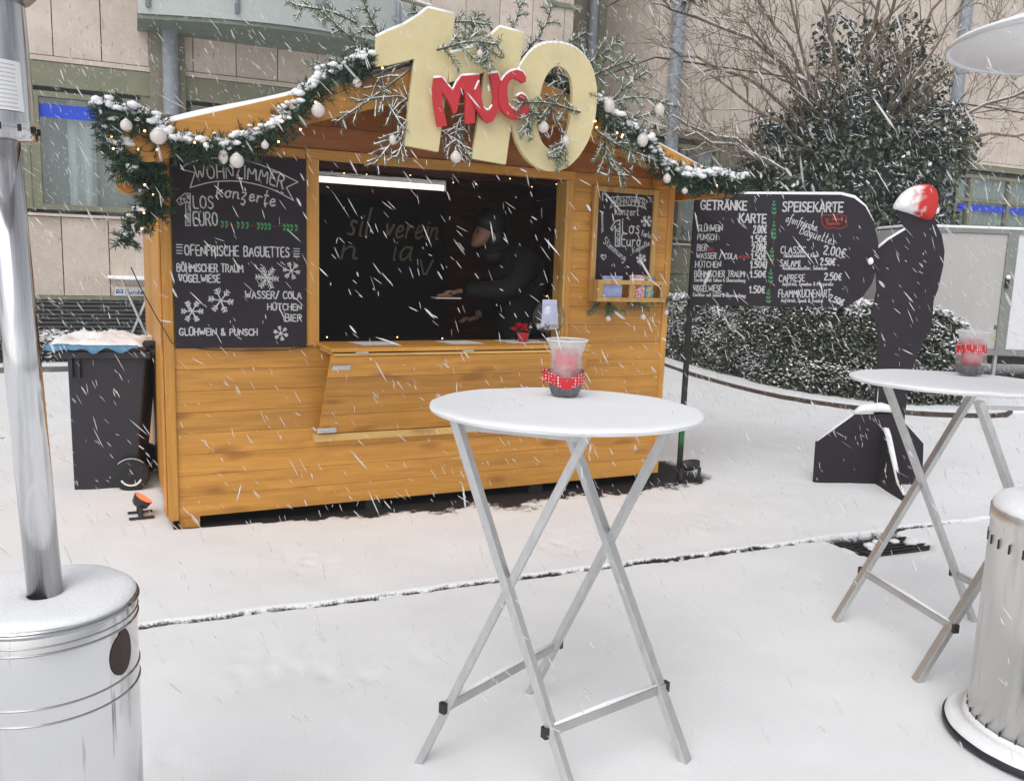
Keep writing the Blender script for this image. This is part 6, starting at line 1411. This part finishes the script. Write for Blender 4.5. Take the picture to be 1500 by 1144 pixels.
def hedge(label, foot, height, nside, ntop, leaf=.05, snow_side=.30, snow_top=.82, grp=None, z0=.07):
    t = thing('hedge', label, 'hedge', (foot[0][0], foot[0][1], 0), 'W', grp)
    hf = lambda x, y: height(x, y)+.09*(fb(np.asarray(x, float)+50, np.asarray(y, float)+50, 2.3, 3, 9)-.45)
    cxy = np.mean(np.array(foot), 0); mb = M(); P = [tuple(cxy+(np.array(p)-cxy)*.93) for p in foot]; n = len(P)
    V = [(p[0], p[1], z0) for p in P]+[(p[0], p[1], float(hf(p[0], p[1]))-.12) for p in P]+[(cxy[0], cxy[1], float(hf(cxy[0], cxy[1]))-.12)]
    mb.add(V, [(i, (i+1) % n, (i+1) % n+n, i+n) for i in range(n)]+[(i+n, (i+1) % n+n, 2*n) for i in range(n)]); mb.build('dark_core', CORE, t)
    seg = [(np.array(foot[i]), np.array(foot[(i+1) % n])) for i in range(n)]; ls = np.array([np.linalg.norm(b-a) for a, b in seg]); k = rng.choice(n, nside, p=ls/ls.sum())
    A = np.array([seg[i][0] for i in k]); B = np.array([seg[i][1] for i in k]); f_ = rng.uniform(0, 1, (nside, 1)); Pp = A+(B-A)*f_; d = (B-A)/np.linalg.norm(B-A, axis=1, keepdims=True); nn = np.stack([d[:, 1], -d[:, 0]], 1)
    s = np.sign(((Pp-cxy)*nn).sum(1, keepdims=True)); nn = nn*s
    zf = rng.uniform(0, 1, nside)**.9; hh = hf(Pp[:, 0], Pp[:, 1]); zz = z0+(hh-z0)*zf
    bul = (fb(Pp.sum(1)*1.0+zz*.0, zz, 3.0, 3, 4)-.45)*.20
    rnd = np.clip((zf-.86)/.14, 0, 1)**2*.12
    inset = rng.exponential(.035, nside)-bul+rnd; Pp = Pp-nn*inset[:, None]
    Cn = np.stack([Pp[:, 0], Pp[:, 1], zz], 1); Nn = np.concatenate([nn, np.full((nside, 1), .5)], 1)+rng.normal(size=(nside, 3))*.5; D = rng.normal(size=(nside, 3))*np.array([1, 1, .7]); D[:, 2] += .25
    leafmesh('leaves', Cn, D, Nn, rng.uniform(.7, 1.25, nside)*leaf, leaf*.5, HG, t, kind='stuff')
    sm = rng.uniform(0, 1, nside) < snow_side*(.45+.9*zf)*(inset < .06)*np.clip((fb(Pp.sum(1)*1.0, zz, 7., 3, 14)-.30)*5, .15, 1.5); c2 = Cn[sm]+Nn[sm]*.006+np.array([0, 0, .010]); leafmesh('snow_on_leaves', c2, D[sm]*np.array([1, 1, .4]), Nn[sm]*.5+np.array([0, 0, 1.]), rng.uniform(.6, 1.1, len(c2))*leaf*.95, leaf*.52, [SNOW], t, -.15, 'stuff')
    P = np.array(foot); lo, hi = P.min(0), P.max(0); x, y = rng.uniform(lo[0], hi[0], ntop*3), rng.uniform(lo[1], hi[1], ntop*3); m_ = pip(x, y, foot); x, y = x[m_][:ntop], y[m_][:ntop]; m = len(x)
    zz = hf(x, y)+rng.normal(size=m)*.018; Cn = np.stack([x, y, zz], 1); D = rng.normal(size=(m, 3))*np.array([1, 1, .5]); Nn = np.array([0, 0, 1.])+rng.normal(size=(m, 3))*.45
    leafmesh('leaves', Cn, D, Nn, rng.uniform(.7, 1.25, m)*leaf, leaf*.5, HG, t, kind='stuff')
    sm = rng.uniform(0, 1, m) < snow_top; leafmesh('snow_on_leaves', Cn[sm]+np.array([0, 0, .014]), D[sm], Nn[sm], rng.uniform(.8, 1.5, sm.sum())*leaf*1.15, leaf*.75, [SNOW], t, -.15, 'stuff')
    return t
front = [(2.28, 14.0), (2.55, 12.7), (2.82, 11.5), (3.15, 10.45), (3.5, 9.85), (3.98, 9.42), (4.5, 9.22), (4.95, 9.25), (5.12, 9.6)]
foot = front+[(5.0, 10.6), (4.4, 12.0), (4.0, 14.0)]
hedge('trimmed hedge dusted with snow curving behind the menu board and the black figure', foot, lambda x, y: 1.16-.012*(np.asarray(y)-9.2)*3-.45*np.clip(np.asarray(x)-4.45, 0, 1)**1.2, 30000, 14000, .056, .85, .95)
lf = [f2w(p+(0,), 'H')[:2] for p in ((-4.6, 6.95), (-.3, 6.95), (-.1, 7.6), (-4.6, 7.7))]
hedge('low ground shrubs buried in snow along the kerb left of the hut', lf, lambda x, y: .40+.10*(fb(np.asarray(x, float), np.asarray(y, float), 2., 2, 3)-.5)*2, 3500, 3500, .07, .7, .92)

# ------------------------------------------------------------------ IVY CLAD TREE
YT = 12.9
def w3(px, py, y): a = at(px, py, y, 'W'); return np.array([a[0], y, a[1]])
base = w3(1240, 470, YT); base[2] = 0
tree = thing('ivy_covered_tree', 'bare branched tree wrapped in dark snow flecked ivy behind the hedge', 'tree', tuple(base), 'W')
BARK = mat('grey_brown_bark', (.24, .185, .12), .85, var=.45, vscale=14, bump=.3, bscale=60)
M().tube([tuple(base), tuple(base+np.array([.05, 0, 1.0])), tuple(w3(1238, 260, YT)), tuple(w3(1262, 150, YT))], [.16, .13, .11, .08], 10).build('trunk', BARK, tree, smooth=True)
limbs = [((1215, 300), (1110, 225), (1000, 195), YT-1.5), ((1200, 310), (1090, 215), (985, 170), YT-1.1), ((1215, 220), (1100, 110), (975, 70), YT-.7), ((1225, 230), (1120, 60), (955, 5), YT-.4), ((1235, 200), (1150, 50), (1050, -60), YT+.3), ((1225, 280), (1190, 120), (1130, -70), YT-.6), ((1245, 180), (1215, 40), (1190, -90), YT-.9),
         ((1275, 200), (1270, 90), (1255, -90), YT+.4), ((1262, 160), (1300, 40), (1340, -90), YT-.5), ((1265, 180), (1340, 60), (1420, -60), YT+.2), ((1270, 210), (1370, 110), (1470, 30), YT-.5), ((1270, 240), (1400, 170), (1530, 120), YT-.3), ((1280, 250), (1400, 200), (1540, 190), YT-.8), ((1250, 120), (1290, 0), (1300, -80), YT), ((1280, 190), (1330, 130), (1400, 20), YT-.8), ((1220, 200), (1160, 110), (1080, 20), YT-.8), ((1230, 250), (1130, 170), (1040, 110), YT-1.0)]
tw = M(); ts = M()
def grow(P, r0, depth, stepn=9):
    P = [np.array(p, float) for p in P]; n = len(P)
    rs = [max(.0035, r0*(1-.75*i/(n-1))) for i in range(n)]
    tw.tube([tuple(p) for p in P], rs, 5 if depth < 1 else 4, False)
    if depth < 2 and random.random() < .45: ts.tube([tuple(p+np.array([0, 0, r*.75])) for p, r in zip(P, rs)][2:], [r*.75+.0012 for r in rs][2:], 4, False)
    if depth >= 3: return
    k = {0: 14, 1: 4, 2: 2}[depth]
    for _ in range(k):
        i = random.randint(1 if depth else 2, n-2); d = P[i+1]-P[i-1]; d /= np.linalg.norm(d); q = rng.normal(size=3); q -= d*q.dot(d); q /= np.linalg.norm(q)
        L = {0: random.uniform(.5, 1.15), 1: random.uniform(.25, .6), 2: random.uniform(.12, .28)}[depth]
        dd = d*.9+q*.75; dd[2] += .08; dd /= np.linalg.norm(dd); Q = [P[i]]; cur = P[i].copy()
        for s in range(6): dd = dd+rng.normal(size=3)*.16+np.array([0, 0, .03]); dd /= np.linalg.norm(dd); cur = cur+dd*L/6; Q.append(cur.copy())
        grow(Q, max(.004, rs[i]*.5), depth+1)
for a, b, c, yy in limbs:
    P = [w3(*a, YT), w3(*b, (YT+yy)/2), w3(*c, yy)]; P = smooth3(P, 2); P = [p+rng.normal(size=3)*.025*(0 < i < len(P)-1) for i, p in enumerate(P)]
    grow(P, .040, 0)
lo_ = tw.build('limbs', BARK, tree, smooth=True); ts.build('snow', SNOW, lo_, smooth=True)
lumps = [(1180, 285, 70, 0), (1255, 270, 90, -.2), (1335, 235, 72, 0), (1300, 175, 70, .2), (1225, 195, 72, 0), (1140, 300, 48, -.2), (1365, 205, 48, -.1), (1325, 300, 62, 0), (1240, 330, 85, -.1), (1150, 240, 42, 0), (1310, 120, 46, .1), (1205, 130, 40, .2), (1350, 130, 42, .3), (1385, 180, 30, 0), (1170, 345, 60, 0), (1115, 250, 40, -.3), (1130, 200, 30, -.3), (1118, 310, 34, -.2), (1395, 215, 34, -.2), (1180, 180, 40, .1), (1270, 70, 40, .2), (1225, 60, 34, 0), (1330, 60, 34, .1), (1345, 345, 55, .1)]
Cs = []; Ns = []; 
for (lx2, ly2, lr, dy) in lumps:
    c = w3(lx2, ly2, YT+dy); rr = lr*.0106; n_ = int(1500*(rr/.75)**2*(1. if ly2 > 150 else .5))
    d = rng.normal(size=(n_, 3)); d /= np.linalg.norm(d, axis=1, keepdims=True); rad = rr*(1+.42*(fb(d[:, 0]*2+lx2, d[:, 2]*2+d[:, 1], 2, 3, 2)-.45)*2)*(1-rng.exponential(.15, n_)); Cs.append(c+d*rad[:, None]*np.array([1, .8, 1])); Ns.append(d)
Cs = np.concatenate(Cs); Ns = np.concatenate(Ns); n_ = len(Cs); D = rng.normal(size=(n_, 3)); D[:, 2] -= .7
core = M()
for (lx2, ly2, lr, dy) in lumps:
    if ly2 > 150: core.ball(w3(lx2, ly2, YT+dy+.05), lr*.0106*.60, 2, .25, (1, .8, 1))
core.build('dark_core', CORE, tree)
leafmesh('ivy_leaves', Cs, D, Ns+rng.normal(size=(n_, 3))*.6+np.array([0, 0, .3]), rng.uniform(.6, 1.25, n_)*.098, .060, IV, tree, kind='stuff')
sm = rng.uniform(0, 1, n_) < (.26+.6*np.clip(Ns[:, 2], 0, 1))*np.clip((fb(Cs[:, 0], Cs[:, 2], 4., 3, 15)-.32)*5, .1, 1.8); leafmesh('snow_on_leaves', Cs[sm]+Ns[sm]*.01+np.array([0, 0, .014]), D[sm]*np.array([1, 1, .5]), Ns[sm]*.4+np.array([0, 0, 1.]), rng.uniform(.6, 1.3, sm.sum())*.085, .052, [SNOW], tree, -.12, 'stuff')
# dark nest-like twig mass entering at the top left of the tree
nest = thing('witches_broom', 'dark dense clump of twigs high in the bare branches above the right roof edge', 'twig clump', tuple(w3(1010, -12, YT-.6)), 'W')
nm = M(); cc = w3(1010, -18, YT-.6)
for i in range(260):
    d = rng.normal(size=3); d /= np.linalg.norm(d); a = cc+d*rng.uniform(.0, .12); nm.tube([tuple(a), tuple(a+d*.12+rng.normal(size=3)*.04), tuple(a+d*.24+rng.normal(size=3)*.07)], [.006, .005, .003], 4, False)
nm.build('twigs', TWIG, nest)

# ------------------------------------------------------------------ TRAILER
TRL = mat('pale_trailer_panel', (.48, .46, .44), .45, var=.06, vscale=2); TRF = mat('trailer_frame', (.24, .25, .23), .5, var=.15); TRW = mat('white_trailer_panel', (.72, .72, .74), .4)
YTR = 11.0
def tt(px, py, y=YTR): return at(px, py, y, 'W')
x0, ztp = tt(1335, 332); x1, _ = tt(1478, 335); x2 = x1+.14; x3 = x1+2.2; _, zbt = tt(1440, 520)
tr = thing('box_trailer', 'pale grey box trailer with metal frame parked behind the hedge at the right edge', 'trailer', ((x0+x3)/2, YTR+1, 0), 'W')
M().box(x0, x3, YTR+.03, YTR+2.0, zbt, ztp-.02).build('body', TRL, tr)
M().box(x0+.05, x1, YTR+.004, YTR+.03, zbt+.08, ztp-.06).build('side_panel', TRL, tr)
M().box(x2, x3-.1, YTR+.003, YTR+.03, zbt+.08, ztp-.05).build('door_panel', TRW, tr)
for a, b, c, d in ((x1, x2, zbt, ztp), (x0, x0+.05, zbt, ztp)): M().box(a+.001, b-.001, YTR-.015, YTR+.03, c, d).build('frame_post', TRF, tr, bevel=.004)
M().box(x0, x3, YTR-.018, YTR+.03, ztp-.055, ztp+.0).build('frame_rail', TRF, tr); M().box(x0, x3, YTR-.018, YTR+.03, zbt-.0, zbt+.075).build('frame_rail', TRF, tr)
M().box(x0, x3, YTR-.02, YTR+2.0, ztp, ztp+.035).build('snow', SNOW, tr, bevel=.012)
_, zz = tt(1482, 415); M().box(x1+.02, x1+.07, YTR-.04, YTR-.016, zz-.07, zz+.07).build('latch', DARK, tr, bevel=.006); M().ball((x1+.045, YTR-.04, zz+.075), .03, 2, .2).build('snow', SNOW, tr)
mb = M(); wt = Writer('W', YTR-.001, lambda x, y: (x, y)); wt.text(mb, 'om', [(1456, 482), (1466, 482)], 9, 1.3); mb.build('lettering', DARK, tr)
a, z1_ = tt(1455, 494); b, z0_ = tt(1464, 500); M().box(a, b, YTR-.002, YTR+.003, z0_, z1_).build('sticker', mat('yellow_sticker', (.55, .42, .08), .5), tr)
for xw in (x1+.1, x1+1.5):
    w = M(); w.lathe([(.12, -.08), (.26, -.08), (.29, -.05), (.29, .05), (.26, .08), (.12, .08)], (0, 0, 0), 36); V = w.v[0]; w.v[0] = np.stack([V[:, 0]+xw+.8, V[:, 2]+YTR+.2, V[:, 1]+.29], 1); wo_ = w.build('wheel', TY, tr, smooth=True)
    w = M(); w.lathe([(.001, -.05), (.12, -.06)], (0, 0, 0), 24); V = w.v[0]; w.v[0] = np.stack([V[:, 0]+xw+.8, V[:, 2]+YTR+.2, V[:, 1]+.29], 1); w.build('rim', STEELD, wo_)
M().box(x0, x3, YTR+.1, YTR+1.8, zbt-.12, zbt).build('chassis', DARK, tr)
M().tube([(x1+.05, YTR+.05, zbt), (x1+.05, YTR+.05, .03)], .03, 10).build('jack_leg', STEELD, tr); M().box(x1-.02, x1+.12, YTR-.0, YTR+.12, .0, .03).build('jack_foot', DARK, tr)

# ------------------------------------------------------------------ FALLING SNOW
FLAKE = bpy.data.materials.new('snowflake'); FLAKE.use_nodes = True; _n = FLAKE.node_tree; _n.nodes.clear(); _N = _n.nodes.new
_o = _N('ShaderNodeOutputMaterial'); _d = _N('ShaderNodeBsdfDiffuse'); _t = _N('ShaderNodeBsdfTranslucent'); _a = _N('ShaderNodeBsdfTransparent'); _m1 = _N('ShaderNodeMixShader'); _m2 = _N('ShaderNodeMixShader')
_d.inputs[0].default_value = (1, 1, 1, 1); _t.inputs[0].default_value = (1, 1, 1, 1); _m1.inputs[0].default_value = .5; _m2.inputs[0].default_value = .55
_at = _N('ShaderNodeAttribute'); _at.attribute_name = 'opacity'; _n.links.new(_at.outputs['Fac'], _m2.inputs[0]); _n.links.new(_d.outputs[0], _m1.inputs[1]); _n.links.new(_t.outputs[0], _m1.inputs[2]); _n.links.new(_a.outputs[0], _m2.inputs[1]); _n.links.new(_m1.outputs[0], _m2.inputs[2]); _n.links.new(_m2.outputs[0], _o.inputs[0])
def snowfall():
    out = []
    N_ = 62000
    y = rng.uniform(1.6, 10.5, N_); hx_ = rng.uniform(-.72, .72, N_)*y*1.05; z = CH+rng.uniform(-.62, .52, N_)*y
    keep = (z > .02) & (z < 6)
    # keep the inside of the hut and of the building dry
    dx, dy = hx_-HX, y-HY; U = dx*math.cos(HA)+dy*math.sin(HA); V_ = -dx*math.sin(HA)+dy*math.cos(HA)
    keep &= ~((U > -.1) & (U < HW+.1) & (V_ > -.05) & (V_ < HD+.3)) & (V_ < 7.7)
    keep &= (rng.uniform(0, 1, N_) < np.clip(y*y/60, .012, 1))
    y, x, z = y[keep], hx_[keep], z[keep]; n = len(y)
    ang = rng.normal(0, .28, n); d = np.stack([np.sin(.60+ang), rng.normal(0, .25, n), -np.cos(.60+ang)], 1); d /= np.linalg.norm(d, axis=1, keepdims=True)
    L = rng.lognormal(-4.05, .45, n); L = np.clip(L, .006, .045); w = np.clip(rng.lognormal(-6.4, .42, n), .0006, .0042)
    s = np.cross(d, rng.normal(size=(n, 3))); s /= np.linalg.norm(s, axis=1, keepdims=True); t = np.cross(d, s); c = np.stack([x, y, z], 1)
    L, w = L[:, None], w[:, None]
    V = np.stack([c-d*L, c-d*L*.45+s*w, c-d*L*.45-s*w*.5+t*w*.87, c-d*L*.45-s*w*.5-t*w*.87, c+d*L*.45+s*w, c+d*L*.45-s*w*.5+t*w*.87, c+d*L*.45-s*w*.5-t*w*.87, c+d*L], 1).reshape(-1, 3)
    T = np.array([(0, 2, 1), (0, 3, 2), (0, 1, 3), (1, 2, 5), (1, 5, 4), (2, 3, 6), (2, 6, 5), (3, 1, 4), (3, 4, 6), (4, 5, 7), (5, 6, 7), (6, 4, 7)])
    q = (T[None]+np.arange(n)[:, None, None]*8).reshape(-1, 3)
    me = bpy.data.meshes.new('falling_snow'); me.vertices.add(len(V)); me.vertices.foreach_set('co', V.ravel().astype(np.float32)); me.loops.add(q.size); me.loops.foreach_set('vertex_index', q.ravel().astype(np.int32))
    me.polygons.add(len(q)); me.polygons.foreach_set('loop_start', np.arange(0, q.size, 3, dtype=np.int32)); me.update(calc_edges=True)
    a_ = me.attributes.new('opacity', 'FLOAT', 'POINT'); a_.data.foreach_set('value', np.repeat(np.clip(rng.uniform(.35, 1.0, n)*np.clip(.0020/w[:, 0], .35, 1), .15, .95), 8).astype(np.float32))
    me.materials.append(FLAKE); o = bpy.data.objects.new('falling_snow', me); C.objects.link(o)
    prop(o, 'wind driven snowflakes falling through the whole scene', 'falling snow', kind='stuff'); print('flakes', n)
snowfall()

# ------------------------------------------------------------------ thin snow haze, added to lift the dark tones
hm = bpy.data.materials.new('snow_haze'); hm.use_nodes = True; n_ = hm.node_tree; n_.nodes.clear()
ho_ = n_.nodes.new('ShaderNodeOutputMaterial'); pv = n_.nodes.new('ShaderNodeVolumePrincipled'); pv.inputs['Color'].default_value = (.95, .95, .97, 1); pv.inputs['Density'].default_value = .006; pv.inputs['Anisotropy'].default_value = .2
n_.links.new(pv.outputs[0], ho_.inputs['Volume'])
prop(M().box(-60, 60, -20, 60, -1.1, 10.5).build('haze', hm), kind='stuff')
